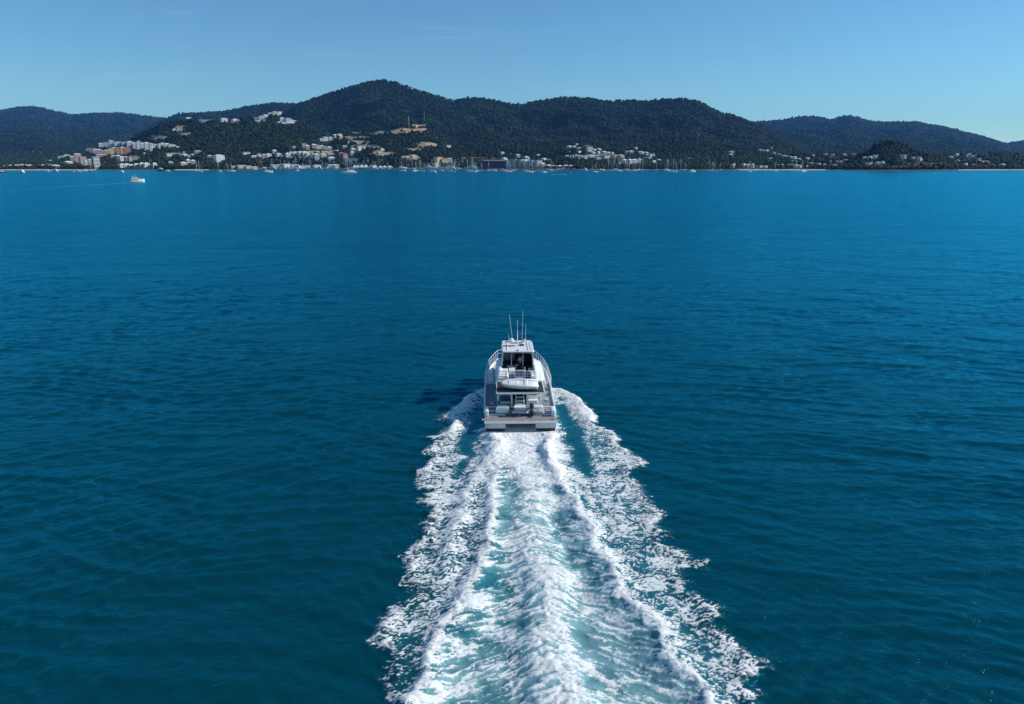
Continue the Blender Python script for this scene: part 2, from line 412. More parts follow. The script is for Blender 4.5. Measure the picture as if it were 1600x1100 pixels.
# washes straight behind each hull and the boil close behind the transom
eH1, _, _, _ = line([(772,668),(784,700),(800,735),(822,775)], .95, 1.1, fade1=.35)
eH2, _, _, _ = line([(853,668),(862,700),(858,735),(840,780)], .95, 1.0, fade1=.35)
gapc = (line([(806,745),(800,775),(796,810),(788,850)], .55, 1, fade0=.2, fade1=.3)[0] * .9 + line([(845,690),(848,715)], .35, .8)[0])
# inner and outer sides of the fans, wedge of dark water beside the hulls
gapR = line([(874,636),(880,652),(884,665)], .50, 1.0)[0] + line([(896,672),(902,700),(916,735),(926,760)], .85, 1.0, fade1=.25, w1=.4)[0]
gapL = line([(752,640),(745,668)], .9, .9)[0] + line([(735,680),(728,705),(740,720)], .8, .9, fade1=.3)[0] + line([(724,720),(716,745)], .5, .55)[0]
rim = np.exp(-((SD - .55) / .55) ** 2)
bowR = line([(862,606),(880,616),(898,630),(912,650),(930,672)], 1.1, 1.0, fade1=.2, wob=.2)[0]
bowL = line([(754,600),(735,618),(722,640),(712,662),(700,685)], .75, .95, fade1=.2, wob=.2)[0]
between = (np.sign(1) * sstep(.2, 1.0, dC)) * (SD > 0)
# are we between the two bright arms?
armLx = np.interp(WY, W(ARML)[::-1, 1], W(ARML)[::-1, 0]); armRx = np.interp(WY, W(ARMR)[::-1, 1], W(ARMR)[::-1, 0])
inner = sstep(armLx - .3, armLx + .5, WX) * (1 - sstep(armRx - .5, armRx + .3, WX))
aft = sstep(58.5, 50, WY)                                   # 0 at the transom, 1 well behind
cov = .60 + .16 * perlin(WX / 3.0, WY / 3.0, 131)
cov = cov * (1 - inner) + inner * (.74 - .30 * aft)
outer_fade = (1 - inner) * sstep(48, 30, WY) * .08
cov = cov - outer_fade + .42 * eC + .50 * eL + .40 * eL2 + .55 * eR + .35 * eR2 + .5 * eK + .3 * eK2 + .55 * eH1 + .55 * eH2 + .22 * rim * sstep(26, 45, WY) + .55 * bowR + .4 * bowL
cov -= .55 * gapc + 1.0 * gapR + 1.0 * gapL
# lace: warped ridged noise, strands drawn out across the track between the arms
wx = WX + .55 * perlin(WX / 1.3, WY / 1.3, 141) + .22 * perlin(WX / .45, WY / .45, 142)
wy = WY + .55 * perlin(WX / 1.3, WY / 1.3, 143) + .22 * perlin(WX / .45, WY / .45, 144)
ridge = lambda x, y, s: 1 - np.abs(perlin(x, y, s)) * 2.2
lace = .28 * ridge(wx / .95, wy / .36, 151) + .36 * ridge(wx / .46, wy / .18, 152) + .36 * ridge(wx / .24, wy / .115, 153)
curve = WY + .35 * np.abs(WX - np.interp(WY, W(CEN)[::-1, 1], W(CEN)[::-1, 0])) ** 1.2
bone = .5 * ridge(wx / 2.6, (curve + .25 * perlin(WX / 1.1, WY / .7, 145)) / .50, 161) + .3 * ridge(wx / 1.0, curve / .26 + .4 * perlin(WX / .5, WY / .5, 164), 162) + .2 * ridge(wx / .3, wy / .16, 163)
lace = lace * (1 - inner * .85) + bone * inner * .85
big = fbm(wx / 2.0, wy / 1.5, 4, 171)
fine = fbm(WX / .16, WY / .12, 2, 181)
s = lace * .75 + big * .40 + fine * .22
srt = np.sort(s[::3, ::3].ravel()); rank = np.searchsorted(srt, s) / len(srt)
FOAM = np.clip((rank + cov - 1) / .62 + .5, 0, 1) * sstep(-.08, .35 + .7 * np.clip(.5 + perlin(WX / 1.7, WY / 1.7, 197), 0, 1), SDR + .45 * (lace - .5))
soft = np.clip(cov - .55, 0, 1) * sstep(0, .6, SD)
FOAM = np.clip(FOAM + .30 * np.clip(cov - 1.0, 0, 1), 0, 1.15)
FOAM *= sstep(-.15, .05, SDR)
AER = np.clip(inner * (.50 - .12 * aft + .25 * big) + .45 * eC + .68 * sstep(.2, 2.2, SD) * (.5 + .5 * big) + .15 * (WX > 1) * sstep(0, 2, SD), 0, 1) * sstep(0, 1.2, SDR)
AER *= (1 - .55 * np.clip(gapR + gapL, 0, 1)) * sstep(-12, 2, WX + 6) 
# heights
HZ = .20 * eC + .30 * np.exp(-(dL / .7) ** 2) * sstep(0, .15, tL) + .30 * np.exp(-(dR / .65) ** 2) * sstep(0, .15, tR) + .22 * np.exp(-(dL2 / .6) ** 2)
HZ += .42 * bowR + .38 * bowL + .25 * eH1 + .25 * eH2 + .12 * rim
HZ -= .22 * inner * sstep(.8, 2.2, dC) * sstep(.8, 2.0, dL) * sstep(.8, 2.0, dR)
rough = .075 * fbm(wx / .8, wy / .55, 5, 191, .6) + .035 * (ridge(wx / .36, wy / .24, 192) - .5)
HZ += rough * (.5 + .8 * np.clip(eC + eH1 + eH2 + bowR + bowL + eL + eR, 0, 1)) * sstep(0, 1.0, SD)
HZ += .03 * FOAM + .04 * bone * inner
HZ *= sstep(-.1, .9, SD)
WZ = sea_z(WX, WY, .0023 * (WY + 60)) * (1 - .6 * sstep(0, 2, SD)) + .03 + HZ
WZ -= .06 * sstep(-.02, -.33, SDR)
keep = (SDR > -.35)
# hold the wake clear of the hulls' insides
BX, BY, BRZ = at_depth(813.5, 58.4, .8), 58.4, R(1.2)
lx = (WX - BX) * math.cos(BRZ) + (WY - BY) * math.sin(BRZ); ly = -(WX - BX) * math.sin(BRZ) + (WY - BY) * math.cos(BRZ)
keep &= ~((np.abs(lx) < 2.9) & (ly > .8) & ((np.abs(lx) > 1.5) | (ly > 5)))
lim = .04 + .10 * (lace > .2) + .5 * sstep(-.05, -1.6, ly)
WZ = np.where((np.abs(lx) < 3.35) & (ly > -1.7), np.minimum(WZ, lim), WZ)

def water_nodes(nt):
    """body colour under a wind-roughened, partly reflecting surface; returns shader, colour socket, geometry node"""
    N, L = nt.nodes, nt.links
    g = N.new('ShaderNodeNewGeometry')
    d = N.new('ShaderNodeBsdfDiffuse'); d.inputs['Color'].default_value = (*DEEP, 1)
    gl = N.new('ShaderNodeBsdfGlossy'); gl.inputs['Color'].default_value = (.09, .76, 1.0, 1); gl.inputs['Roughness'].default_value = .17
    fr = N.new('ShaderNodeFresnel'); fr.inputs['IOR'].default_value = 1.333
    mr = N.new('ShaderNodeMapRange'); mr.inputs['From Min'].default_value = 0; mr.inputs['From Max'].default_value = .58; mr.inputs['To Max'].default_value = .68
    mx = N.new('ShaderNodeMixShader')
    prev = None
    for i, (sc, dist, strg, det, st) in enumerate(((.045, 1.3, 1, 5, (.6, 1.0, 1)), (.13, .42, 1, 5, (.6, 1.0, 1)), (.38, .17, 1, 5, (.6, 1.0, 1)), (1.0, .13, 1, 5, (.6, 1.0, 1)), (2.6, .060, 1, 4, (.5, 1.0, 1)), (8.0, .014, .8, 2, (.6, 1, 1)))):
        m = N.new('ShaderNodeMapping'); m.inputs['Scale'].default_value = st; m.inputs['Rotation'].default_value = (0, 0, R((6, -9, 5, -14, 8, 0)[i]))
        t = N.new('ShaderNodeTexNoise'); t.inputs['Scale'].default_value = sc; t.inputs['Detail'].default_value = det; t.inputs['Distortion'].default_value = .6
        t.inputs['Roughness'].default_value = .6
        bp = N.new('ShaderNodeBump'); bp.inputs['Distance'].default_value = dist; bp.inputs['Strength'].default_value = strg
        L.new(g.outputs['Position'], m.inputs['Vector']); L.new(m.outputs[0], t.inputs['Vector']); L.new(t.outputs['Fac'], bp.inputs['Height'])
        if prev: L.new(prev.outputs[0], bp.inputs['Normal'])
        prev = bp
    for n in (gl, fr): L.new(prev.outputs[0], n.inputs['Normal'])
    L.new(fr.outputs[0], mr.inputs['Value']); L.new(mr.outputs[0], mx.inputs[0]); L.new(d.outputs[0], mx.inputs[1]); L.new(gl.outputs[0], mx.inputs[2])
    return mx, d.inputs['Color'], g
DEEP = (.0007, .052, .070)
sea_m = bpy.data.materials.new('sea water'); sea_m.use_nodes = True; nt = sea_m.node_tree; nt.nodes.clear()
b, bcol, g = water_nodes(nt); out = nt.nodes.new('ShaderNodeOutputMaterial'); nt.links.new(b.outputs[0], out.inputs[0])
# slow patches of silt tinting the body of the water
t = nt.nodes.new('ShaderNodeTexNoise'); t.inputs['Scale'].default_value = .006; t.inputs['Detail'].default_value = 3
cr_ = nt.nodes.new('ShaderNodeValToRGB'); cr_.color_ramp.elements[0].position = .35; cr_.color_ramp.elements[1].position = .7
cr_.color_ramp.elements[0].color = (.0006, .046, .064, 1); cr_.color_ramp.elements[1].color = (.0009, .060, .078, 1)
nt.links.new(g.outputs['Position'], t.inputs['Vector']); nt.links.new(t.outputs['Fac'], cr_.inputs[0])
# paler silty shallows towards the shore
sx_ = nt.nodes.new('ShaderNodeSeparateXYZ'); mr0 = nt.nodes.new('ShaderNodeMapRange'); mr0.inputs['From Min'].default_value = 350; mr0.inputs['From Max'].default_value = 1650; mr0.inputs['To Max'].default_value = .10
mx0 = nt.nodes.new('ShaderNodeMix'); mx0.data_type = 'RGBA'; mx0.inputs['B'].default_value = (.002, .105, .175, 1)
nt.links.new(g.outputs['Position'], sx_.inputs[0]); nt.links.new(sx_.outputs['Y'], mr0.inputs['Value']); nt.links.new(mr0.outputs[0], mx0.inputs['Factor'])
nt.links.new(cr_.outputs[0], mx0.inputs['A']); nt.links.new(mx0.outputs['Result'], bcol)

# sea mesh, sunk a little under the wake sheet
dEs = np.full(XW.shape, -5.0)
sel = (XW > -16) & (XW < 18) & (YW > 15) & (YW < 78)
d_, _, _ = poly_dist(np.vstack([PL, PL[:1]]), XW[sel], YW[sel]); dEs[sel] = np.where(inside(PL, XW[sel], YW[sel]), d_, -d_)
ZW = ZW - .75 * sstep(.5, 2.0, dEs)
sea = bpy.data.objects.new('sea', raw_mesh('sea', np.stack([XW, YW, ZW], -1).reshape(-1, 3), grid_quads(*XW.shape), sea_m, smooth=True))
col.objects.link(sea); tag(sea, 'deep teal blue sea with small wind ripples', 'sea', kind='structure')

wk = bpy.data.materials.new('wake foam'); wk.use_nodes = True; nt = wk.node_tree; nt.nodes.clear(); N, L = nt.nodes, nt.links
b, bcol, g = water_nodes(nt)
at = N.new('ShaderNodeAttribute'); at.attribute_name = 'foam'; sp = N.new('ShaderNodeSeparateColor'); L.new(at.outputs['Color'], sp.inputs[0])
rmp = N.new('ShaderNodeValToRGB'); e = rmp.color_ramp.elements
e[0].position = 0; e[0].color = (*DEEP, 1); e[1].position = 1; e[1].color = (.26, .47, .48, 1)
k = e.new(.5); k.color = (.022, .155, .19, 1)
L.new(sp.outputs[1], rmp.inputs[0]); L.new(rmp.outputs[0], bcol)
fm = N.new('ShaderNodeBsdfPrincipled'); fm.inputs['Base Color'].default_value = (.91, .91, .88, 1); fm.inputs['Roughness'].default_value = .75; fm.inputs['Specular IOR Level'].default_value = .2
# fine bubbles break up the foam's edge
n1_ = N.new('ShaderNodeTexNoise'); n1_.inputs['Scale'].default_value = 6.5; n1_.inputs['Detail'].default_value = 5; n1_.inputs['Roughness'].default_value = .7; n1_.inputs['Distortion'].default_value = 1.2
mpp = N.new('ShaderNodeMapping'); mpp.inputs['Scale'].default_value = (.5, 1.0, 1); L.new(g.outputs['Position'], mpp.inputs['Vector']); L.new(mpp.outputs[0], n1_.inputs['Vector'])
ad = N.new('ShaderNodeMath'); ad.operation = 'MULTIPLY_ADD'; ad.inputs[1].default_value = 2.2; ad.inputs[2].default_value = -1.1
L.new(n1_.outputs['Fac'], ad.inputs[0])
sm_ = N.new('ShaderNodeMath'); sm_.operation = 'ADD'; L.new(ad.outputs[0], sm_.inputs[0]); L.new(sp.outputs[0], sm_.inputs[1])
mr_ = N.new('ShaderNodeMapRange'); mr_.interpolation_type = 'SMOOTHSTEP'; mr_.inputs['From Min'].default_value = .26; mr_.inputs['From Max'].default_value = 1.12; L.new(sm_.outputs[0], mr_.inputs['Value'])
cut = N.new('ShaderNodeMath'); cut.operation = 'MULTIPLY'; g0 = N.new('ShaderNodeMapRange'); g0.inputs['From Max'].default_value = .12; L.new(sp.outputs[0], g0.inputs['Value'])
L.new(mr_.outputs[0], cut.inputs[0]); L.new(g0.outputs[0], cut.inputs[1])
fb = N.new('ShaderNodeBump'); fb.inputs['Distance'].default_value = .03; fb.inputs['Strength'].default_value = .8; L.new(n1_.outputs['Fac'], fb.inputs['Height']); L.new(fb.outputs[0], fm.inputs['Normal'])
mxs = N.new('ShaderNodeMixShader'); L.new(cut.outputs[0], mxs.inputs[0]); L.new(b.outputs[0], mxs.inputs[1]); L.new(fm.outputs[0], mxs.inputs[2])
out = N.new('ShaderNodeOutputMaterial'); L.new(mxs.outputs[0], out.inputs[0])
EDGE = (SD < 1.0)
nr, nc = WX.shape
q = grid_quads(nr, nc); kq = keep.ravel()[q].all(1); q = q[kq]
used = np.unique(q); remap = np.full(nr * nc, -1); remap[used] = np.arange(len(used))
co = np.stack([WX, WY, WZ], -1).reshape(-1, 3)[used]
me = raw_mesh('wake_foam', co, remap[q], wk, smooth=True)
ca = me.attributes.new('foam', 'FLOAT_COLOR', 'POINT')
ca.data.foreach_set('color', np.stack([FOAM, AER, np.zeros_like(AER), np.ones_like(AER)], -1).reshape(-1, 4)[used].astype(np.float32).ravel())
wake = bpy.data.objects.new('wake_foam', me); col.objects.link(wake); tag(wake, 'white foaming wake spreading behind the big catamaran', 'foam', kind='stuff')
# ------------------------------------------------------------------ the big catamaran
M_white = mat('white gelcoat', (.88, .88, .87), .28, vary=.06, vscale=.9)
M_white2 = mat('white roof paint', (.84, .84, .83), .45, vary=.08, vscale=1.3)
M_deck = mat('grey nonskid deck', (.24, .27, .30), .8, vary=.14, vscale=2.0, bump=.3)
M_plat = mat('weathered planking', (.36, .325, .315), .75, vary=.15, vscale=1.5)
M_plank = mat('plank seam', (.20, .17, .17), .8)
M_hullgrey = mat('pale grey transom', (.46, .50, .51), .4, vary=.08, vscale=1.5)
M_black = mat('black antifouling', (.012, .013, .016), .5, vary=.3, vscale=2)
M_dark = mat('dark brown deck matting', (.028, .020, .025), .85, vary=.2, vscale=3)
M_navy = mat('navy carpet', (.018, .028, .085), .9, vary=.2, vscale=3)
M_steel = mat('polished steel', (.75, .77, .78), .22, metal=.8)
M_rail = mat('white rail', (.82, .83, .84), .35)
M_glass = mat('dark tinted glass', (.012, .014, .018), .06)
M_inner = mat('dark cabin lining', (.035, .033, .036), .7, vary=.2, vscale=2)
M_cushion = mat('white vinyl cushion', (.86, .86, .84), .5, vary=.05, vscale=3)
M_cream = mat('cream vinyl', (.62, .60, .52), .55)
M_bluecush = mat('blue cushion', (.05, .10, .19), .75, vary=.1, vscale=4)
M_rubber = mat('black rubber', (.015, .015, .016), .6)
M_blackp = mat('black engine paint', (.010, .010, .012), .25)
M_red = mat('red cloth', (.55, .05, .05), .8, vary=.15, vscale=6)
M_skin = mat('skin', (.50, .30, .22), .55)
M_pink = mat('pale pink shirt', (.60, .42, .42), .85, vary=.1, vscale=9)
M_trouser = mat('dark trousers', (.03, .03, .045), .85)
M_hair = mat('dark hair', (.03, .02, .015), .7)
M_teal = mat('pale blue panel', (.22, .42, .48), .4)
M_dinghy = mat('dinghy white hull', (.88, .88, .86), .35, vary=.05, vscale=1)
M_orange = mat('orange plastic', (.75, .18, .03), .5)

boat = empty('catamaran', (BX, BY, 0.0), BRZ)
tag(boat, 'big white power catamaran with flybridge speeding away at the head of the wide wake', 'boat')
LB = 16.4
def half(y): return float(np.interp(y, [0, 4, 9, 12, 14, 15.4, 16.4], [3.18, 3.22, 3.24, 3.08, 2.75, 2.3, 1.95]))
def inr(y): return float(np.interp(y, [0, 11, 14, 15.4, 16.4], [1.32, 1.36, 1.5, 1.7, 1.88]))
def dk(y): return float(np.interp(y, [0, .2, 2.0, 2.05, 6, 10, 14, 16.4], [.92, .92, .95, 1.12, 1.32, 1.62, 1.95, 2.15]))
for s in (-1, 1):
    rings = []
    for y in [0.35, 1, 2, 2.05, 3, 4.5, 6, 8, 10, 12, 13.5, 14.7, 15.6, 16.1, 16.4]:
        b, i, d = half(y), inr(y), dk(y) - .02; m = (b + i) / 2; k = float(np.interp(y, [0, 12, 16.4], [-.55, -.6, .35]))
        wl = float(np.interp(y, [0, 11, 16.4], [1, .8, .05]))
        rings.append([(s * p[0], y, p[1]) for p in ((b, d), (b - .02, .62 * d + .0), (m + (b - m) * .86 * wl + .02, .40), (m + (b - m) * .7 * wl, min(.05, k + .3)), (m, k), (m - (m - i) * .7 * wl, min(.05, k + .3)), (m - (m - i) * .9, .40), (i, .7), (i, d))])
    h = MB().loft(rings).build('hull', M_white, boat)
    MB().box(s * 1.34 if s > 0 else -3.17, 3.17 if s > 0 else -1.34, .05, .36, .43, .90, bev=.03).build('transom', M_hullgrey, h)
    MB().box(s * 1.42 if s > 0 else -3.08, 3.08 if s > 0 else -1.42, .14, .352, -.5, .42).build('antifouling', M_black, h)
    # rubbing strake along the gunwale, with the capping rail the sun catches
    path = [(s * (half(y) + .03), y, dk(y) + .10) for y in np.linspace(2.05, 16.4, 26)]
    MB().tube(path, .075, 6).build('gunwale', M_white, h)
    bw = MB()
    ys_ = np.linspace(2.05, 16.3, 24)
    for a_, b_ in zip(ys_[:-1], ys_[1:]):
        bw.add([(s * (half(a_) - .05), a_, dk(a_) - .02), (s * (half(b_) - .05), b_, dk(b_) - .02), (s * (half(b_) - .05), b_, dk(b_) + .12), (s * (half(a_) - .05), a_, dk(a_) + .12),
                (s * (half(a_) + .02), a_, dk(a_) - .02), (s * (half(b_) + .02), b_, dk(b_) - .02), (s * (half(b_) + .02), b_, dk(b_) + .12), (s * (half(a_) + .02), a_, dk(a_) + .12)],
               [(0, 1, 2, 3), (4, 5, 6, 7), (3, 2, 6, 7)])
    bw.build('bulwark', M_white, boat)
# bridge deck between the hulls, platform, decks
MB().box(-1.35, 1.35, .9, 14.6, .66, .90).build('bridge_deck', M_hullgrey, boat)
pf = MB()
pf.prism([(-3.2, 0), (3.2, 0), (3.2, 2.0), (-3.2, 2.0)], .905, .955)
pl = pf.build('swim_platform', M_plat, boat)
sm = MB()
for y in np.arange(.62, 1.95, .165): sm.box(-3.08, 3.08, y, y + .028, .956, .961)
sm.build('plank_seams', M_plank, pl)
rim_ = MB().box(-3.22, 3.22, -.06, .50, .895, .966, bev=.02).build('edge_moulding', M_hullgrey, pl)
dkm = MB(); dw = MB()
for m_, ya, yb, ins in ((dkm, 2.0, 9.4, .06), (dw, 9.4, 16.2, .06)):
    yy = np.linspace(ya, yb, 16); rr = []
    for y in yy: rr.append([(-half(y) + ins, y, dk(max(y, 2.06)) - .05), (half(y) - ins, y, dk(max(y, 2.06)) - .05), (half(y) - ins, y, dk(max(y, 2.06))), (-half(y) + ins, y, dk(max(y, 2.06)))])
    m_.loft(rr)
dkm.build('deck', M_deck, boat); dw.build('foredeck', M_white2, boat)
# corner quarters and steps beside the platform
for s in (-1, 1):
    x0, x1 = (2.86, 3.2) if s > 0 else (-3.2, -2.86)
    MB().box(x0, x1, 1.62, 2.9, .95, 1.52, bev=.06).build('quarter_box', M_white, boat)
    cl = MB().box(x0 + .08, x1 - .08, .75, .95, .967, 1.02).box(x0 + .13, x0 + .18, .78, .92, 1.0, 1.1).box(x1 - .18, x1 - .13, .78, .92, 1.0, 1.1).tube([(x0 + .02, .85, 1.1), (x1 - .02, .85, 1.1)], .022, 6)
    cl.build('cleat', M_steel, boat)
    # small bracket lamp out over the quarter
MB().tube([(-3.2, .75, 1.0), (-3.36, .75, 1.02)], .03, 6).ball((-3.38, .75, 1.02), .07).build('quarter_lamp', M_rail, boat)

# saloon: side walls under the flybridge, aft bulkhead
SX = 1.98
sal = MB()
# walls as slabs
sal.box(-SX, -SX + .1, 5.0, 13.0, 1.1, 2.86); sal.box(SX - .1, SX, 5.0, 13.0, 1.1, 2.86)
sal.box(-SX + .1, -.75, 5.6, 5.7, 1.1, 2.86); sal.box(.75, SX - .1, 5.6, 5.7, 1.1, 2.86); sal.box(-.75, .75, 5.6, 5.7, 2.6, 2.86)
sal.add([(-SX, 13.0, 1.1), (SX, 13.0, 1.1), (SX - .25, 14.1, 1.6), (-SX + .25, 14.1, 1.6), (-SX, 13.0, 2.86), (SX, 13.0, 2.86), (SX - .25, 14.1, 1.7), (-SX + .25, 14.1, 1.7)], [(0, 1, 2, 3), (4, 5, 6, 7), (1, 2, 6, 5), (0, 3, 7, 4), (2, 3, 7, 6)])
saloon = sal.build('saloon', M_white, boat)
for s in (-1, 1):
    x = s * (SX + .006)
    MB().add([(x, 6.4, 2.0), (x, 12.6, 2.1), (x, 12.0, 2.65), (x, 6.4, 2.65), (x - s * .02, 6.4, 2.0), (x - s * .02, 12.6, 2.1), (x - s * .02, 12.0, 2.65), (x - s * .02, 6.4, 2.65)], [(0, 1, 2, 3), (4, 5, 6, 7), (0, 1, 5, 4), (1, 2, 6, 5), (2, 3, 7, 6), (3, 0, 4, 7)]).build('window', M_glass, saloon)
MB().box(-.74, .74, 5.63, 5.66, 1.15, 2.58).build('door', M_glass, saloon)
MB().box(-1.75, -.95, 5.58, 5.597, 1.75, 2.45).build('window', M_glass, saloon)
# panel, control box, round light covers on the bulkhead
MB().box(.95, 1.32, 5.56, 5.598, 1.95, 2.35, bev=.01).build('hatch_panel', M_teal, saloon)
MB().ball((1.86, 4.9, 2.1), .30, .22, .42).build('water_heater', M_white, boat)

# aft overhang (boat deck) and flybridge deck
od = MB().prism([(-2.16, 2.42), (2.30, 2.42), (2.26, 5.9), (-2.12, 5.9)], 2.83, 2.955)
overh = od.build('boat_deck', M_white, boat)
MB().prism([(-2.09, 2.50), (2.22, 2.50), (2.18, 5.75), (-2.04, 5.75)], 2.957, 2.972).build('deck_matting', M_dark, overh)
for y in np.arange(2.75, 5.7, .36): MB().box(1.62, 2.14, y, y + .03, 2.973, 2.985).build('matting_rib', M_plank, overh)
for x in (-1.35, 1.02): MB().tube([(x, 2.55, 2.83), (x, 2.55, 2.78)], .09, 10).build('downlight', M_black, overh)
MB().box(-2.12, 2.26, 5.9, 13.2, 2.83, 2.955).build('flybridge_deck', M_white, boat)
MB().box(-1.55, 1.45, 5.95, 13.0, 2.957, 2.975).build('flybridge_carpet', M_navy, boat)
for x in (-.73, .66):
    MB().tube([(x, 2.62, 1.12), (x, 2.62, 2.83)], .055, 8).build('overhang_post', M_rail, boat)
for x in (-2.02, 2.14):
    MB().tube([(x, 3.0, 1.12), (x, 2.65, 2.83)], .035, 6).build('corner_post', M_steel, boat)

# flybridge coamings: rounded white shoulders falling to the side decks
for s in (-1, 1):
    rings = []
    for y, top, wid in ((5.95, 3.18, .0), (6.3, 3.40, .0), (7.5, 3.52, .02), (9.4, 3.62, .05), (11, 3.6, .05), (12.6, 3.35, 0), (13.6, 2.75, -.2)):
        xi, xo = (1.52, 2.62) if s > 0 else (1.60, 2.22)
        xo = xo + wid - (0 if s < 0 else .0); xi = xi + (.25 if y > 13 else 0)
        zl = 2.35 if s > 0 else 2.55
        rings.append([(s * a, y, b) for a, b in ((xi, 2.96), (xi + .02, top - .05), (xi + .12, top), (xi + .28, top - .02), (xi + .5, top - .16), (xo - .12, 2.95), (xo, zl + .18), (xo - .02, zl), (SX + .01, zl + .02), (SX + .01, 2.95))])
    MB().loft(rings, sm=False).build('coaming', M_white, boat)

# side shoulder line / seat lockers on the flybridge
sl_ = MB().box(-2.05, -.95, 5.97, 9.0, 2.976, 3.32, bev=.07).build('bench_locker', M_cushion, boat)
MB().box(-1.95, -1.02, 6.1, 7.4, 3.32, 3.42, bev=.04).box(-1.95, -1.02, 7.5, 8.8, 3.32, 3.42, bev=.04).build('cushion', M_cushion, sl_)
MB().box(-.92, -.28, 7.7, 9.1, 2.976, 3.40, bev=.06).build('side_seat', M_cushion, boat)
MB().box(1.18, 1.54, 6.0, 7.9, 2.976, 3.42, bev=.06).build('corner_locker', M_cushion, boat)
MB().box(1.05, 1.50, 8.0, 9.3, 2.976, 3.30, bev=.05).build('step_box', mat('pale grey plastic', (.42, .47, .52), .5), boat)
tw = MB().loft([[(-2.02 + .04 * math.sin(k), 7.2 + .22 * k, 3.45 - .04 * k), (-1.72, 7.2 + .22 * k, 3.47 + .03 * math.sin(2 * k)), (-1.72, 7.2 + .22 * k, 3.435), (-2.02 + .04 * math.sin(k), 7.2 + .22 * k, 3.415 - .04 * k)] for k in range(7)])
tw = tw.build('towel', M_red); tw.matrix_world = Matrix.Translation((BX, BY, 0)) @ Matrix.Rotation(BRZ, 4, 'Z')
tag(tw, 'red towel lying on the white flybridge bench of the big catamaran', 'towel')
# ladder hatch guard
hg = MB()
for z in (3.05, 3.5, 3.95):
    hg.tube([(-.35, 6.15, z), (-.35, 7.3, z)], .018, 6); hg.tube([(.62, 6.15, z), (.62, 7.3, z)], .018, 6)
hg.tube([(-.35, 6.15, 2.97), (-.35, 6.15, 3.98), (.62, 6.15, 3.98), (.62, 6.15, 2.97)], .024, 6)
hg.tube([(.62, 7.3, 2.97), (.62, 7.3, 3.98)], .02, 6).tube([(-.35, 7.3, 2.97), (-.35, 7.3, 3.98)], .02, 6)
hg.build('hatch_guard', M_rail, boat)
MB().box(-.3, .57, 6.2, 7.2, 2.976, 2.985).build('ladder_hatch', mat('grey hatch', (.33, .36, .36), .5), boat)

# flybridge aft railing, a grid of white tubes
rg = MB()
xs = [-2.0, -1.6, -1.2, -.8, -.4, 0, .4, .8, 1.2, 1.6, 2.05]
for z in (3.98, 3.72, 3.47, 3.22): rg.tube([(-2.0, 5.82, z), (2.05, 5.82, z)], .018 if z < 3.9 else .026, 6)
for x in xs: rg.tube([(x, 5.82, 2.96), (x, 5.82, 3.98)], .018, 6)
rg.build('aft_railing', M_rail, boat)

# flybridge wheelhouse
WY0, WY1 = 9.35, 13.2
wh = MB()
for s in (-1, 1):
    a0, a1 = s * 1.66, s * 1.52
    # lower side wall and pillars leaning in
    wh.add([(a0, WY0, 2.97), (a0, WY1, 2.97), (s * 1.62, WY1 - .1, 3.75), (s * 1.62, WY0, 3.75), (a0 - s * .07, WY0, 2.97), (a0 - s * .07, WY1, 2.97), (s * 1.55, WY1 - .1, 3.75), (s * 1.55, WY0, 3.75)], [(0, 1, 2, 3), (4, 5, 6, 7), (3, 2, 6, 7), (0, 3, 7, 4), (1, 2, 6, 5)])
    for y0, y1 in ((WY0 - .02, WY0 + .09), (11.0, 11.1), (WY1 - .25, WY1 - .1)):
        yt0, yt1 = (y0 - .12, y1 - .12) if y0 < 10 else ((y0, y1) if y0 < 12 else (y0 - .35, y1 - .35))
        wh.add([(s * 1.65, y0, 3.0), (s * 1.65, y1, 3.0), (s * 1.52, yt1, 4.92), (s * 1.52, yt0, 4.92), (s * 1.56, y0, 3.0), (s * 1.56, y1, 3.0), (s * 1.43, yt1, 4.92), (s * 1.43, yt0, 4.92)], [(0, 1, 2, 3), (4, 5, 6, 7), (0, 3, 7, 4), (1, 2, 6, 5)])
wh.box(-1.6, 1.6, WY1 - .1, WY1 + .02, 2.97, 3.75)
wheel = wh.build('wheelhouse', M_white, boat)
for s in (-1, 1):
    for (y0, y1, c) in ((WY0 + .1, 10.98, 0), (11.12, WY1 - .28, .3)):
        MB().add([(s * 1.615, y0, 3.76), (s * 1.615, y1, 3.76), (s * 1.53, y1 - c, 4.9), (s * 1.53, y0 - (.1 if c == 0 else 0), 4.9), (s * 1.60, y0, 3.76), (s * 1.60, y1, 3.76), (s * 1.515, y1 - c, 4.9), (s * 1.515, y0 - (.1 if c == 0 else 0), 4.9)], [(0, 1, 2, 3), (4, 5, 6, 7), (0, 1, 5, 4), (1, 2, 6, 5), (2, 3, 7, 6), (3, 0, 4, 7)]).build('side_window', M_glass, wheel)
MB().add([(-1.55, WY1 - .05, 3.76), (1.55, WY1 - .05, 3.76), (1.45, WY1 - .42, 4.9), (-1.45, WY1 - .42, 4.9), (-1.55, WY1 - .07, 3.76), (1.55, WY1 - .07, 3.76), (1.45, WY1 - .44, 4.9), (-1.45, WY1 - .44, 4.9)], [(0, 1, 2, 3), (4, 5, 6, 7), (0, 1, 5, 4), (1, 2, 6, 5), (2, 3, 7, 6), (3, 0, 4, 7)]).build('windscreen', M_glass, wheel)
MB().box(-1.54, 1.54, WY0 + .1, WY1 - .2, 2.98, 2.995).build('wheelhouse_floor', M_inner, wheel)
for x in (-.62, .52): MB().tube([(x, WY0 + .02, 3.0), (x, WY0 - .08, 4.92)], .028, 6).build('back_post', M_rail, wheel)
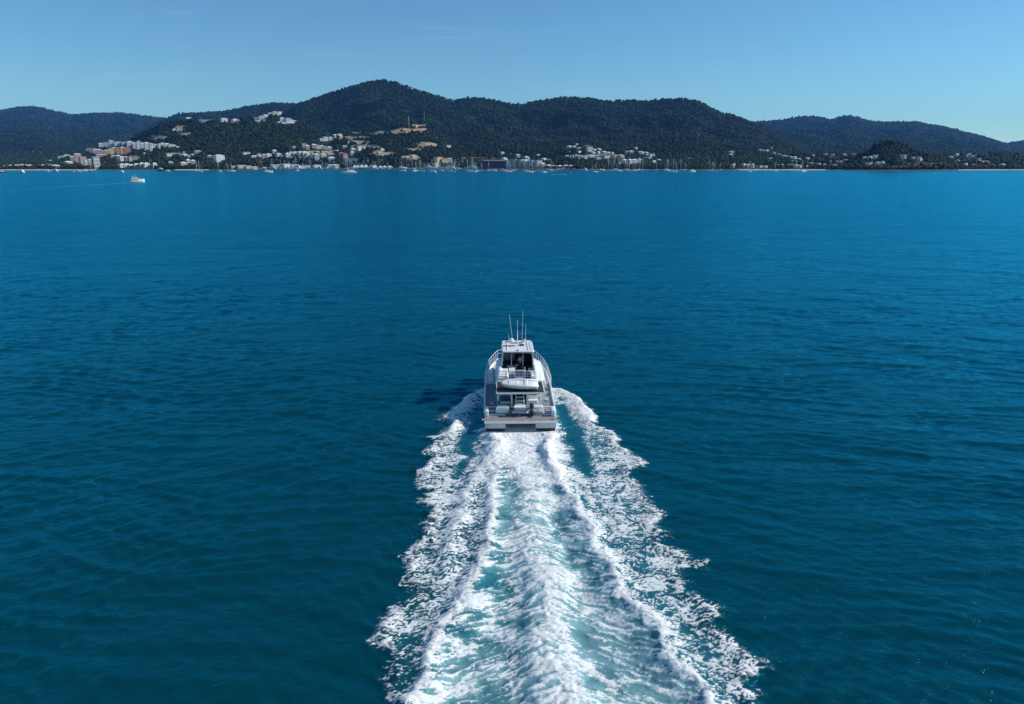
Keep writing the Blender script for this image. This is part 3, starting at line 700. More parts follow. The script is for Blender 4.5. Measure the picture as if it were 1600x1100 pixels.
# console, helm, seats within
co_ = MB().box(-.2, 1.45, 12.0, 12.8, 2.99, 3.75, bev=.04).build('helm_console', M_inner, wheel)
MB().box(-.1, 1.35, 11.9, 12.3, 3.72, 3.92, bev=.03).build('instrument_panel', M_black, co_)
rim = MB(); rim.tube([(.62 + .22 * math.cos(t), 11.78, 3.72 + .22 * math.sin(t)) for t in np.linspace(0, 6.283, 15)], .02, 6); rim.tube([(.42, 11.78, 3.72), (.82, 11.78, 3.72)], .015, 6).tube([(.62, 11.78, 3.52), (.62, 11.95, 3.72)], .02, 6)
rim.build('steering_wheel', M_steel, co_)
def helm_seat(x, y):
    o = MB().tube([(x, y, 2.99), (x, y, 3.42)], .06, 8).build('seat_pedestal', M_steel, wheel)
    MB().box(x - .26, x + .26, y - .26, y + .24, 3.42, 3.54, bev=.04).build('seat', M_inner, wheel)
    MB().box(x - .26, x + .26, y - .34, y - .24, 3.5, 4.15, bev=.04).build('backrest', M_inner, wheel)
helm_seat(.62, 11.1)
MB().box(-1.45, -.75, 9.8, 11.9, 2.99, 3.38, bev=.05).build('settee', M_inner, wheel)
MB().box(-1.1, -.35, 9.45, 9.95, 2.99, 3.42, bev=.05).build('cream_seat', M_cream, wheel)
MB().tube([(-.12, 9.6, 2.99), (-.12, 9.6, 3.5)], .035, 8).box(-.28, .04, 9.45, 9.75, 3.5, 3.54, bev=.01).build('pedestal_table', M_cream, wheel)
# hardtop
ht = MB()
rings = []
for z, ins in ((4.93, .10), (4.96, 0), (5.03, 0), (5.08, .06)):
    pts = [(-1.62 + ins, 9.0 + ins + .25), (-1.50 + ins, 9.0 + ins), (1.50 - ins, 9.0 + ins), (1.62 - ins, 9.25 + ins), (1.60 - ins, 13.0 - ins), (1.42 - ins, 13.5 - ins), (-1.42 + ins, 13.5 - ins), (-1.60 + ins, 13.0 - ins)]
    rings.append([(x, y, z + .06 * (1 - (x / 1.6) ** 2) * (1 if z > 5 else 0)) for x, y in pts])
ht.loft(rings)
hard = ht.build('hardtop', M_white2, boat)
MB().box(-.62, .62, 12.0, 12.18, 5.16, 5.20, bev=.01).build('roof_slot', M_inner, hard)
MB().box(-1.42, -.22, 10.9, 11.02, 5.13, 5.18, bev=.01).build('roof_slot', M_inner, hard)
MB().box(.22, .72, 11.05, 11.5, 5.13, 5.19, bev=.03).build('roof_hatch', M_glass, hard)
for x in (-1.05, 1.05): MB().box(x - .03, x + .03, 9.3, 13.1, 5.10, 5.145, bev=.01).build('roof_rib', M_white, hard)
MB().ball((-.55, 12.9, 5.28), .26, .26, .17).tube([(-.55, 12.9, 5.08), (-.55, 12.9, 5.2)], .1, 8).build('radar_dome', M_white, hard)
MB().ball((.85, 12.95, 5.22), .14, .14, .12).build('satellite_dome', M_white, hard)
MB().box(-.1, .08, 9.12, 9.3, 5.12, 5.2, bev=.02).build('stern_light', M_inner, hard)
mst = MB().tube([(.02, 10.8, 5.1), (.02, 11.2, 6.55)], [.045, .03], 8).tube([(-.22, 10.95, 5.62), (.26, 10.95, 5.62)], .022, 6).ball((.02, 11.2, 6.6), .06).ball((.02, 10.9, 5.52), .09)
mst.build('mast', M_rail, hard)
for x0, y0, x1, z1 in ((-.42, 12.6, -.78, 8.1), (-.85, 12.6, -.85, 5.95), (.52, 12.6, .64, 8.4), (.88, 12.6, .93, 6.95), (.02, 11.2, .02, 7.8)):
    zb = 5.08 if x0 != .02 else 6.5
    MB().tube([(x0, y0, zb), ((x0 + x1) / 2, y0, (zb + z1) / 2), (x1, y0, z1)], [.024, .018, .009], 6).build('antenna', M_rail, hard)

# cockpit: stairs, benches, table, lockers
st = MB()
for k in range(6):
    y = 3.55 + k * .27; z = 1.36 + k * .27
    st.box(-.28, .42, y, y + .24, z, z + .05, bev=.01)
st.build('stair_tread', M_white, boat)
for x in (-.31, .44): MB().tube([(x, 3.5, 1.15), (x, 5.2, 2.85)], .035, 6).build('stair_rail', M_white, boat)
for x0, x1, lab in ((-1.75, -.86, 0), (.80, 1.80, 1)):
    sb = MB().box(x0, x1, 4.1, 4.7, 1.14, 1.52, bev=.04).build('bench', M_white, boat)
    MB().box(x0 + .02, x1 - .02, 4.12, 4.66, 1.52, 1.62, bev=.04).build('cushion', M_cushion if lab else M_bluecush, sb)
    MB().box(x0 + .02, x1 - .02, 4.62, 4.74, 1.55, 1.95, bev=.04).build('backrest', M_cushion if lab else M_bluecush, sb)
    tb = MB().box(x0 + .05, x1 - .05, 3.05, 3.45, 1.54, 1.59, bev=.01).build('side_table', mat('grey table top', (.33, .34, .36), .5) if lab else mat('blue grey table top', (.16, .19, .23), .5), boat)
    MB().tube([((x0 + x1) / 2, 3.25, 1.12), ((x0 + x1) / 2, 3.25, 1.54)], .04, 8).build('table_leg', M_steel, tb)
for x0, x1, w in ((-2.13, -1.05, 0), (1.25, 2.12, 1)):
    lk = MB().box(x0, x1, 2.05, 2.62, 1.12, 1.72, bev=.05).build('transom_locker', M_white, boat)
    MB().box(x0 + .05, x1 - .05, 2.09, 2.58, 1.72, 1.745, bev=.01).build('lid', M_white2, lk)
bt = MB().add([(-.56, 1.60, 1.80), (.60, 1.60, 1.80), (.46, 2.34, 1.84), (-.42, 2.34, 1.84), (-.56, 1.60, 1.85), (.60, 1.60, 1.85), (.46, 2.34, 1.89), (-.42, 2.34, 1.89)], [(0, 1, 2, 3), (4, 5, 6, 7), (0, 1, 5, 4), (1, 2, 6, 5), (2, 3, 7, 6), (3, 0, 4, 7)]).build('bait_table', M_white, boat)
MB().box(-.50, .54, 1.66, 2.2, 1.50, 1.797, bev=.03).build('table_tray', mat('lavender grey plastic', (.42, .42, .50), .5), bt)
for x in (-.42, .46): MB().tube([(x, 1.95, .96), (x, 1.95, 1.5)], .03, 6).build('table_leg', M_steel, bt)
# covered barbecue leaning on the rail
bq = MB().loft([[(-.75 + t * 1.5, 1.78 + .20 * math.cos(a), 1.34 + .14 * math.sin(a) + .03 * math.sin(5 * t)) for a in np.linspace(0, 6.283, 11)[:-1]] for t in np.linspace(0, 1, 8)], sm=True)
bq.build('rolled_cover', mat('silver grey cover', (.50, .50, .56), .6, vary=.2, vscale=5), boat)
MB().box(-.98, -.58, 2.15, 2.6, 1.12, 1.42, bev=.05).build('shade_box', mat('dark painted shade', (.03, .035, .05), .5), boat)  # dark box added to stand for the shade left of the bait table
MB().box(-.45, .7, 2.12, 2.55, 1.12, 1.28, bev=.06).build('dark_crate', M_inner, boat)

# stern railing
srl = MB()
for x in (-3.0, -2.16, -1.0, -.02, 1.0, 1.75, 2.4, 3.0): srl.tube([(x, 1.98, .96), (x, 1.98, 1.78)], .02, 6)
for z in (1.78, 1.4): srl.tube([(-3.0, 1.98, z), (3.0, 1.98, z)], .018, 6)
srl.build('stern_rail', M_rail, boat)
# side and bow rails
for s in (-1, 1):
    r_ = MB()
    Y = np.linspace(8.2, 16.35, 14)
    lean = .06
    for z, rr in ((.92, .026), (.55, .016), (.28, .014)):
        pts = [(s * (half(y) + lean * z / .9), y, dk(y) + .12 + z * min(1, (y - 8.0) / .8)) for y in Y]
        if s and z > .5:
            pts += [(s * 1.6, 16.75, dk(16.4) + .12 + z), (s * 1.0, 16.8, dk(16.4) + .12 + z), (0, 16.8, dk(16.4) + .12 + z)]
        r_.tube(pts, rr, 6)
    for y in Y: r_.tube([(s * half(y), y, dk(y) + .05), (s * (half(y) + lean), y, dk(y) + .12 + .92 * min(1, (y - 8.0) / .8))], .018, 6)
    r_.build('bow_rail', M_rail, boat)
    MB().loft([[(s * .2, 14.2, 1.92), (s * 1.8, 14.2, 1.92), (s * 1.8, 14.2, 1.97), (s * .2, 14.2, 1.97)], [(s * .2, 16.2, 2.05), (s * 1.8, 16.2, 2.05), (s * 1.8, 16.2, 2.1), (s * .2, 16.2, 2.1)]]).build('bow_platform', M_white2, boat)
# low stanchions with pads along the right hand gunwale
for s in (-1, 1):
    for y in np.arange(2.4, 8.2, .55): MB().box(s * (half(y) + .02) - .045, s * (half(y) + .02) + .045, y, y + .12, dk(y) + .12, dk(y) + .24, bev=.015).build('rail_pad', M_white, boat)
# white upturned lid and locker on the forward side deck
MB().box(-2.95, -2.35, 9.6, 11.2, dk(10) + .0, dk(10) + .42, bev=.08).build('deck_box', M_cushion, boat)
lr = MB().ball((-2.55, 12.1, 2.15), .26, .3, .34).build('fender', M_cushion, boat)
for y in (6.4, 7.7): MB().tube([(2.85, y, dk(y) + .02), (2.85, y, dk(y) + .10)], .11, 10).build('deck_fitting', M_inner, boat)

BM = Matrix.Translation((BX, BY, 0)) @ Matrix.Rotation(BRZ, 4, 'Z')
# ---- tender lying across the boat deck
dg = empty('dinghy'); dg.matrix_world = BM @ Matrix.Translation((.10, 3.62, 2.97)) @ Matrix.Rotation(R(-3), 4, 'Z') @ Matrix.Rotation(R(13), 4, 'X') @ Matrix.Scale(.78, 4, (0, 0, 1)) @ Matrix.Scale(.84, 4, (0, 1, 0))
tag(dg, 'white dinghy with a pointed bow lying across the boat deck of the big catamaran', 'dinghy')
rings = []
for x, w, zk, zt in ((-1.78, .05, .62, .70), (-1.6, .24, .42, .74), (-1.25, .46, .26, .76), (-.7, .60, .17, .76), (0, .66, .14, .74), (.8, .66, .13, .72), (1.62, .60, .13, .70)):
    rings.append([(x, w * math.cos(t), (zk + (zt - zk) * (1 + math.sin(t)) / 2) if math.sin(t) > -.99 else zk) for t in np.linspace(-math.pi / 2 - 1.35, -math.pi / 2 + 1.35, 9)] + [(x, w * .97, zt), (x, 0, zt + .06), (x, -w * .97, zt)])
MB().loft(rings, sm=True).build('hull', M_dinghy, dg)
for s in (-1, 1):
    MB().tube([(-1.80, 0, .76), (-1.55, s * .30, .78), (-1.15, s * .52, .79), (-.6, s * .64, .79), (.4, s * .68, .77), (1.68, s * .62, .74)], [.09, .12, .14, .15, .15, .14], 10).build('side_tube', M_dinghy, dg)
MB().box(.35, .65, -.55, .55, .72, .86, bev=.03).build('seat', M_dinghy, dg)
MB().box(-1.1, -.2, -.38, .38, .78, .88, bev=.04).build('bow_locker', M_cushion, dg)
MB().box(-.95, -.85, -.5, .5, -.02, .22, bev=.02).build('cradle', M_inner, dg); MB().box(.95, 1.05, -.5, .5, -.02, .16, bev=.02).build('cradle', M_inner, dg)
# small davit crane beside it
MB().tube([(1.55, 5.3, 2.97), (1.55, 5.3, 3.95), (1.25, 5.2, 4.05)], [.07, .06, .04], 8).build('davit', M_white, boat)

# ---- outboard motor clamped on the stern rail
om = empty('outboard_motor'); om.matrix_world = BM @ Matrix.Translation((1.05, 1.86, 0))
tag(om, 'black outboard motor clamped to the stern rail of the big catamaran', 'outboard motor')
rings = [[(a * sx, b_ * sy + oy, z) for a, b_ in [(math.cos(t), math.sin(t)) for t in np.linspace(0, 6.283, 13)[:-1]]] for z, sx, sy, oy in ((1.70, .10, .12, 0), (1.74, .17, .22, -.02), (1.92, .19, .26, -.03), (2.08, .17, .24, -.03), (2.15, .09, .14, -.02))]
MB().loft(rings, sm=True).build('engine_cover', M_blackp, om)
MB().tube([(0, 0, 1.72), (0, 0, 1.35), (0, -.02, 1.2)], [.10, .07, .06], 8).box(-.05, .05, -.14, .12, 1.02, 1.35, bev=.02).build('leg', M_blackp, om)
MB().tube([(0, -.2, 1.12), (0, .12, 1.12)], [.05, .06], 8).box(-.015, .015, -.12, .06, .975, 1.1).build('gearcase', M_blackp, om)
MB().box(-.13, .13, -.215, -.205, 1.07, 1.17).box(-.03, .03, -.215, -.205, 1.0, 1.24).build('propeller', M_blackp, om)
MB().tube([(0, .1, 1.78), (.1, .45, 1.85), (.22, .62, 1.86)], [.03, .022, .03], 6).build('tiller', M_blackp, om)
MB().box(-.10, .10, .07, .17, 1.35, 1.82, bev=.02).build('clamp', M_inner, om)
# rope and hose heaped beside it
rp = MB().tube([(.78 + .2 * math.cos(t * 1.7) + .02 * t, 1.45 + .22 * math.sin(t * 1.7), .985 + .012 * t) for t in np.linspace(0, 15, 60)], .02, 6).build('coiled_rope', mat('dark rope', (.05, .05, .055), .9))
rp.matrix_world = BM; tag(rp, 'dark coiled rope on the stern platform of the big catamaran', 'rope')

# ---- person seated in the wheelhouse
def person_at(Mx, shirt, label):
    verts = {'pel': (0, 0, .10), 'waist': (0, -.02, .28), 'chest': (0, 0, .48), 'neck': (0, .02, .62), 'head': (0, .05, .74), 'top': (0, .05, .86),
             'hL': (-.10, .05, .06), 'kL': (-.13, .45, .08), 'aL': (-.13, .48, -.34), 'tL': (-.14, .64, -.38),
             'hR': (.10, .05, .06), 'kR': (.13, .45, .08), 'aR': (.13, .50, -.34), 'tR': (.14, .66, -.38),
             'sL': (-.18, 0, .54), 'eL': (-.26, .10, .30), 'wL': (-.18, .32, .24), 'sR': (.18, 0, .54), 'eR': (.34, .14, .46), 'wR': (.46, .34, .62)}
    rad = {'pel': .15, 'waist': .125, 'chest': .145, 'neck': .055, 'head': .095, 'top': .06, 'hL': .09, 'hR': .09, 'kL': .065, 'kR': .065, 'aL': .042, 'aR': .042, 'tL': .03, 'tR': .03, 'sL': .065, 'sR': .065, 'eL': .045, 'eR': .045, 'wL': .032, 'wR': .032}
    ed = [('pel', 'waist'), ('waist', 'chest'), ('chest', 'neck'), ('neck', 'head'), ('head', 'top'), ('pel', 'hL'), ('hL', 'kL'), ('kL', 'aL'), ('aL', 'tL'), ('pel', 'hR'), ('hR', 'kR'), ('kR', 'aR'), ('aR', 'tR'), ('chest', 'sL'), ('sL', 'eL'), ('eL', 'wL'), ('chest', 'sR'), ('sR', 'eR'), ('eR', 'wR')]
    names = list(verts); V = [verts[n] for n in names]; Rd = [rad[n] for n in names]
    E = [(names.index(a), names.index(b)) for a, b in ed]
    for wn, sgn in (('wL', -1), ('wR', 1)):          # five fingers from each wrist
        w0 = Vector(verts[wn]); el = Vector(verts['e' + wn[1]]); d = (w0 - el).normalized(); sd = d.cross(Vector((0, 0, 1))).normalized()
        pi_ = len(V); V.append(tuple(w0 + d * .07)); Rd.append(.026); E.append((names.index(wn), pi_))
        for f, ln in zip((-1.5, -.5, .5, 1.5), (.06, .075, .08, .065)):
            a = len(V); p1 = w0 + d * .11 + sd * f * .018; p2 = p1 + d * ln * .6 + Vector((0, 0, -.015)); V.append(tuple(p1)); V.append(tuple(p2)); Rd += [.009, .008]; E += [(pi_, a), (a, a + 1)]
        a = len(V); V.append(tuple(w0 + d * .05 - sd * .045)); Rd.append(.010); E.append((pi_, a))
    me = bpy.data.meshes.new('person'); me.from_pydata(V, E, []); o = bpy.data.objects.new('person', me); col.objects.link(o)
    md = o.modifiers.new('skin', 'SKIN'); md.use_smooth_shade = True
    for i, sv in enumerate(me.skin_vertices[0].data): sv.radius = (Rd[i], Rd[i]); sv.use_root = (i == 0)
    o.modifiers.new('sub', 'SUBSURF').levels = 1
    me.materials.append(M_skin); o.matrix_world = Mx
    def cloth(name, keys, grow, m):
        ks = [k for k in names if k in keys]; me2 = bpy.data.meshes.new(name)
        me2.from_pydata([verts[k] for k in ks], [(ks.index(a), ks.index(b)) for a, b in ed if a in ks and b in ks], [])
        c = bpy.data.objects.new(name, me2); col.objects.link(c); c.parent = o
        mo = c.modifiers.new('skin', 'SKIN'); mo.use_smooth_shade = True
        for i, sv in enumerate(me2.skin_vertices[0].data): r_ = rad[ks[i]] + grow; sv.radius = (r_, r_); sv.use_root = (i == 0)
        c.modifiers.new('sub', 'SUBSURF').levels = 1; me2.materials.append(m)
    cloth('shirt', ('waist', 'chest', 'sL', 'eL', 'sR', 'eR'), .018, shirt)
    cloth('trousers', ('pel', 'hL', 'kL', 'aL', 'hR', 'kR', 'aR'), .016, M_trouser)
    MB().ball((0, .03, .815), .10, .115, .085).build('hair', M_hair, o)
    for s in (-1, 1): MB().ball((s * .035, .145, .775), .013).build('eye', M_black, o); MB().ball((s * .098, .05, .755), .014, .025, .035).build('ear', M_skin, o)
    MB().loft([[(-.012, .14, .77), (.012, .14, .77), (.0, .15, .765)], [(-.02, .14, .735), (.02, .14, .735), (0, .172, .738)]]).build('nose', M_skin, o)
    MB().ball((0, .135, .70), .03, .012, .008).build('mouth', mat('lips', (.35, .12, .10), .6), o)
    tag(o, label, 'person')
person_at(BM @ Matrix.Translation((.28, 10.3, 3.42)) @ Matrix.Rotation(R(12), 4, 'Z'), M_pink, 'person in a pale pink shirt seated in the open wheelhouse of the big catamaran')
MB().box(.02, .54, 10.05, 10.5, 2.99, 3.34, bev=.04).build('stool', M_inner, wheel)

# hull fenders, hose reel, hand rails, roof light bar, seams of the coaming
for x, y in ((-2.6, 4.2), (2.62, 5.1)): MB().box(x - .16, x + .16, y - .28, y + .28, dk(y) + .002, dk(y) + .16, bev=.03).build('deck_hatch', M_hullgrey, boat)
MB().tube([(-1.5, 13.35, 5.14), (1.5, 13.35, 5.14)], .04, 6).build('light_bar', M_inner, hard)
for s in (-1, 1):
    MB().tube([(s * 1.46, 9.4, 5.1), (s * 1.46, 9.7, 5.22), (s * 1.46, 12.4, 5.22), (s * 1.46, 12.7, 5.1)], .02, 6).build('grab_rail', M_steel, hard)
    MB().tube([(s * 2.0, 6.2, 2.75), (s * 2.03, 9.0, 2.75)], .02, 6).build('grab_rail', M_steel, saloon)
    MB().box(s * 2.36 - .02, s * 2.36 + .02, 6.5, 12.3, 2.96, 2.985).build('coaming_seam', M_plank, boat)
for y in (10.2, 11.4, 12.5): MB().tube([(s * 1.1 * 0 + 2.75, y, dk(y)), (2.75, y, dk(y) + .12)], .08, 8).build('deck_fitting', M_inner, boat)
# ------------------------------------------------------------------ forest: every crown a small leafy clump, one mass
TOWN = []          # (photo px, py, half width, half height) kept clear of trees in front of buildings; filled by the town below
def build_forest():
    rs = np.random.RandomState(11)
    cell_w = np.gradient(us)[None, :] * YY; cell_h = np.gradient(ys)[:, None] * np.ones_like(YY)
    area = cell_w * cell_h
    vis = EL + 16.0 / YY >= vis_run
    dens = np.where(vis, 1.0, 0.0) * (clearw < .22) * (ZZ > 2.2) * (np.abs(PXG - 800) < 1000)
    dens = dens * (1 - .9 * sstep(.35, .5, clearw))
    for (cx, cy, rx, ry, ydepth) in TOWN:
        m = (np.abs(PXG - cx) < rx) & (PYG > cy - ry) & (PYG < cy + ry) & (np.abs(YY - ydepth) < 120)
        dens[m] *= 0.05
    crown = np.interp(YY, [1700, 2600, 4200, 9000], [2.7, 3.2, 4.3, 8.0])
    # fewer, smaller trees on the plain by the shore
    per = dens * area / (crown ** 2 * 1.75)
    tot = per.sum(); scale = min(1.0, 230000 / tot)
    n = rs.poisson(per * scale)
    iy, ix = np.nonzero(n); rep = n[iy, ix]
    iy = np.repeat(iy, rep); ix = np.repeat(ix, rep); k = len(iy)
    U = us[ix] + (rs.rand(k) - .5) * (us[1] - us[0])
    Y = ys[iy] + (rs.rand(k) - .5) * np.gradient(ys)[iy]
    X = U * Y
    Z = ZZ[iy, ix]
    r = crown[iy, ix] * rs.uniform(.5, 1.3, k) / math.sqrt(scale) ** .7 * .88
    h = r * rs.uniform(.7, 1.25, k)
    tall = rs.rand(k) < .05; h[tall] *= 1.35; r[tall] *= .75
    phi = (1 + 5 ** .5) / 2
    base = np.array([(-1, phi, 0), (1, phi, 0), (-1, -phi, 0), (1, -phi, 0), (0, -1, phi), (0, 1, phi), (0, -1, -phi), (0, 1, -phi), (phi, 0, -1), (phi, 0, 1), (-phi, 0, -1), (-phi, 0, 1)]) / math.sqrt(1 + phi * phi)
    tri = np.array([(0,11,5),(0,5,1),(0,1,7),(0,7,10),(0,10,11),(1,5,9),(5,11,4),(11,10,2),(10,7,6),(7,1,8),(3,9,4),(3,4,2),(3,2,6),(3,6,8),(3,8,9),(4,9,5),(2,4,11),(6,2,10),(8,6,7),(9,8,1)])
    V = base[None] * (1 + .32 * rs.randn(k, 12, 1)).clip(.4, 1.7)
    a = rs.rand(k) * 6.283; ca, sa = np.cos(a)[:, None], np.sin(a)[:, None]
    vx = V[..., 0] * ca - V[..., 1] * sa; vy = V[..., 0] * sa + V[..., 1] * ca
    P = np.stack([X[:, None] + vx * r[:, None], Y[:, None] + vy * r[:, None], (Z + h * .75)[:, None] + V[..., 2] * h[:, None]], -1).reshape(-1, 3)
    F = (tri[None] + (np.arange(k) * 12)[:, None, None]).reshape(-1, 3)
    m = bpy.data.materials.new('forest leaves'); m.use_nodes = True; nt = m.node_tree; b = nt.nodes['Principled BSDF']
    b.inputs['Roughness'].default_value = .9; b.inputs['Specular IOR Level'].default_value = .15
    at = nt.nodes.new('ShaderNodeAttribute'); at.attribute_name = 'leaf'; nt.links.new(at.outputs['Color'], b.inputs['Base Color'])
    me = raw_mesh('forest', P, F, m, tris=True)
    # leaf colour: olive to deep green, by species patch and by tree
    patch = fbm(X / 260, Y / 260, 4, 301); lift = rs.uniform(.5, 1.6, k) * (1 + 1.0 * patch)
    low = sstep(60, 10, Z)
    C = np.array([.0105, .022, .0075])[None] * lift[:, None]
    warm = ((rs.rand(k) < .16 + .15 * low))[:, None] * np.array([.022, .016, .004])[None] * rs.rand(k, 1)
    C = C + warm + low[:, None] * np.array([.012, .017, .003])[None] * rs.rand(k, 1)
    C = np.concatenate([np.repeat(C, 12, 0) * (1 + .35 * rs.randn(k * 12, 1)).clip(.3, 2), np.ones((k * 12, 1))], 1)
    ca_ = me.attributes.new('leaf', 'FLOAT_COLOR', 'POINT'); ca_.data.foreach_set('color', C.astype(np.float32).ravel())
    o = bpy.data.objects.new('forest', me); col.objects.link(o)
    tag(o, 'dense dark green forest covering the hills behind the bay', 'forest', kind='stuff')
    print('TREES', k, 'scale', scale)
# ------------------------------------------------------------------ town, boats and shore
ORD = ('first second third fourth fifth sixth seventh eighth ninth tenth eleventh twelfth thirteenth fourteenth fifteenth sixteenth seventeenth eighteenth nineteenth twentieth '
       'twenty-first twenty-second twenty-third twenty-fourth twenty-fifth twenty-sixth twenty-seventh twenty-eighth twenty-ninth thirtieth').split()
def ordinal(i, n):
    if n == 1: return 'only one'
    return 'leftmost' if i == 0 else ('rightmost' if i == n - 1 else ORD[i] + ' from left')
B_WALL = {'white': (.82, .82, .80), 'cream': (.62, .55, .42), 'pink': (.72, .53, .46), 'ochre': (.74, .60, .38), 'orange': (.66, .40, .25), 'grey': (.42, .43, .44), 'brown': (.22, .15, .11),
          'red': (.36, .13, .09), 'blue': (.008, .02, .075), 'palegreen': (.50, .55, .48), 'dark': (.10, .10, .11)}
B_ROOF = {'white': (.80, .80, .79), 'grey': (.34, .35, .37), 'terracotta': (.40, .17, .10), 'dark': (.09, .09, .10), 'pale': (.55, .54, .50), 'brown': (.20, .13, .10)}
def wallm(k): return mat('wall ' + k, B_WALL[k], .8, vary=.12, vscale=.15)
def roofm(k): return mat('roof ' + k, B_ROOF[k], .7, vary=.12, vscale=.2)
M_win = mat('dark window glass', (.03, .04, .05), .15)
def place_building(name, px, py, wpx, hpx, wall, roof, kind, ang):
    X, Y, Z = hit(px, py)
    wpx *= 1.12; hpx *= 1.18
    w = wpx * Y / FPX; h = hpx * Y / FPX; d = min(max(w * .7, 8), 16)
    st = max(1, round(h / 3.2)); rise = {'flat': 0, 'hip': min(h * .35, 2.6), 'shed': h * .15, 'tent': h * .7}[kind]
    hw = h - rise if kind != 'flat' else h; hw = max(hw, 2.0)
    m = MB(); m.box(-w / 2, w / 2, -d / 2, d / 2, -4, hw, 0)
    if kind != 'tent' and wall != 'blue':
        for s in range(st):
            z0 = s * hw / st + .35 * hw / st; z1 = s * hw / st + .80 * hw / st; nb = max(2, int(w / 4.5))
            for k in range(nb):
                xa = -w / 2 + (k + .2) * w / nb; xb = -w / 2 + (k + .8) * w / nb
                m.box(xa, xb, -d / 2 - .12, -d / 2 + .1, z0, z1, 1)
            for k in range(2): m.box(w / 2 - .1, w / 2 + .12, -d / 2 + (k + .25) * d / 2, -d / 2 + (k + .75) * d / 2, z0, z1, 1)
    o = m.build(name, [wallm(wall), M_win])
    rf = MB(); e = .7
    if kind == 'flat': rf.box(-w / 2 - e, w / 2 + e, -d / 2 - 1.2, d / 2 + e, hw, hw + .5)
    elif kind in ('hip', 'shed'):
        k = w * .25 if kind == 'hip' else 0
        rf.add([(-w / 2 - e, -d / 2 - e, hw), (w / 2 + e, -d / 2 - e, hw), (w / 2 + e, d / 2 + e, hw), (-w / 2 - e, d / 2 + e, hw), (-w / 2 + k, 0, hw + rise), (w / 2 - k, 0, hw + rise)], [(0, 1, 5, 4), (1, 2, 5), (2, 3, 4, 5), (3, 0, 4), (3, 2, 1, 0)])
    else:
        n = max(1, int(w / 9))
        for k in range(n):
            xa = -w / 2 + k * w / n; xb = xa + w / n
            rf.add([(xa, -d / 2, hw), (xb, -d / 2, hw), (xb, d / 2, hw), (xa, d / 2, hw), ((xa + xb) / 2, 0, hw + rise)], [(0, 1, 4), (1, 2, 4), (2, 3, 4), (3, 0, 4), (3, 2, 1, 0)])
    rf.build('roof', roofm(roof), o)
    if name == 'apartment_building':
        bl = MB()
        for s in range(1, st): bl.box(-w / 2, w / 2, -d / 2 - 1.4, -d / 2 - .13, s * hw / st - .1, s * hw / st + .12).box(-w / 2, w / 2, -d / 2 - 1.4, -d / 2 - 1.3, s * hw / st + .12, s * hw / st + .9)
        for x in np.linspace(-w / 2, w / 2 - .3, max(2, int(w / 9) + 1)): bl.box(x, x + .3, -d / 2 - 1.42, -d / 2 - .14, 0, hw)
        bl.build('balcony', wallm('white' if wall in ('white', 'grey') else wall), o)
    o.location = (X, Y + d / 2, Z + .1); o.rotation_euler = (0, 0, ang)
    TOWN.append((px, py - hpx * .35 + 1.5, wpx / 2 + 2.5, hpx * .5 + 3.5, Y))
    return o
def cluster(name, cat, look, where, group, items, ang=0.0):
    """items: (px, py of base, width px, height px, wall, roof, kind); one building each, labelled by its place in the row"""
    items = sorted(items, key=lambda t: t[0]); n = len(items)
    for i, (px, py, w, h, wall, roof, kind) in enumerate(items):
        o = place_building(name, px, py, w, h, wall, roof, kind, ang + (rnd.uniform(.1, .25) if (wall == 'blue' or kind == 'tent' or w > 18) else rnd.uniform(.45, 1.0)))
        adj = look if look else {'palegreen': 'pale green', 'dark': 'dark grey'}.get(wall, wall)
        lab = f"{adj}, {ordinal(i, n)} {where}"
        tag(o, lab, cat, group if n > 1 else None)
wf = lambda px, py, w, h, wall='white', roof='white', kind='hip': (px, py, w, h, wall, roof, kind)

cluster('beach_house', 'building', 'low pale holiday building', 'on far left beach', 'holiday buildings behind the far left beach',
  [wf(8,262,8,3), wf(17,262,9,3.5), wf(27,262,9,4,'white','white','flat'), wf(36,262,9,4.2,'cream','white'), wf(45,262,8,3.6), wf(60,262,8,3.5,'cream','pale'), wf(68,262,7,4), wf(77,262,8,4,'white','white','flat'), wf(86,262.5,9,4)])
cluster('hillside_house', 'house', 'white house', 'among trees above far left beach', 'houses above the far left beach',
  [wf(51,238,5,1.6,'white','pale'), wf(79,254,9,3.2), wf(96,250,10,5,'palegreen','pale'), wf(104,248,8,5,'white','white'), wf(105,258,9,5,'cream','white'), wf(111,259,5,4)])
cluster('apartment_building', 'apartment building', 'pink and white stepped apartment block', 'above left beach', 'pink stepped apartments above the left beach',
  [wf(114,254,8,8,'pink','white'), wf(121,256,8,13,'pink','pale'), wf(128,258,8,10,'pink','white','flat'), wf(135,259,8,8,'white','white','flat'), wf(142,260,7,9,'pink','pale'), wf(149,263,8,14,'grey','white','flat')])
cluster('apartment_building', 'apartment building', 'pink rendered block', 'in row under white blocks on left headland', 'pink blocks on the left headland',
  [wf(139,239,8,6,'pink','terracotta'), wf(147,240,7,6,'pink','pale'), wf(153,243,8,8,'pink','white'), wf(158,241,6,5,'white','pale'), wf(157,246,12,4,'pink','pale')])
cluster('apartment_building', 'apartment building', 'yellow ochre block', 'in centre of left headland town', 'ochre blocks on the left headland',
  [wf(166,243,7,7,'ochre','pale'), wf(172,242,7,8,'ochre','terracotta'), wf(178,239,6,7,'cream','pale')])
cluster('apartment_building', 'apartment building', 'orange rendered block', 'on left headland', 'orange blocks on the left headland',
  [wf(185,242,7,9,'orange','terracotta'), wf(191,241,7,9,'orange','pale'), wf(198,243,8,10,'orange','terracotta')])
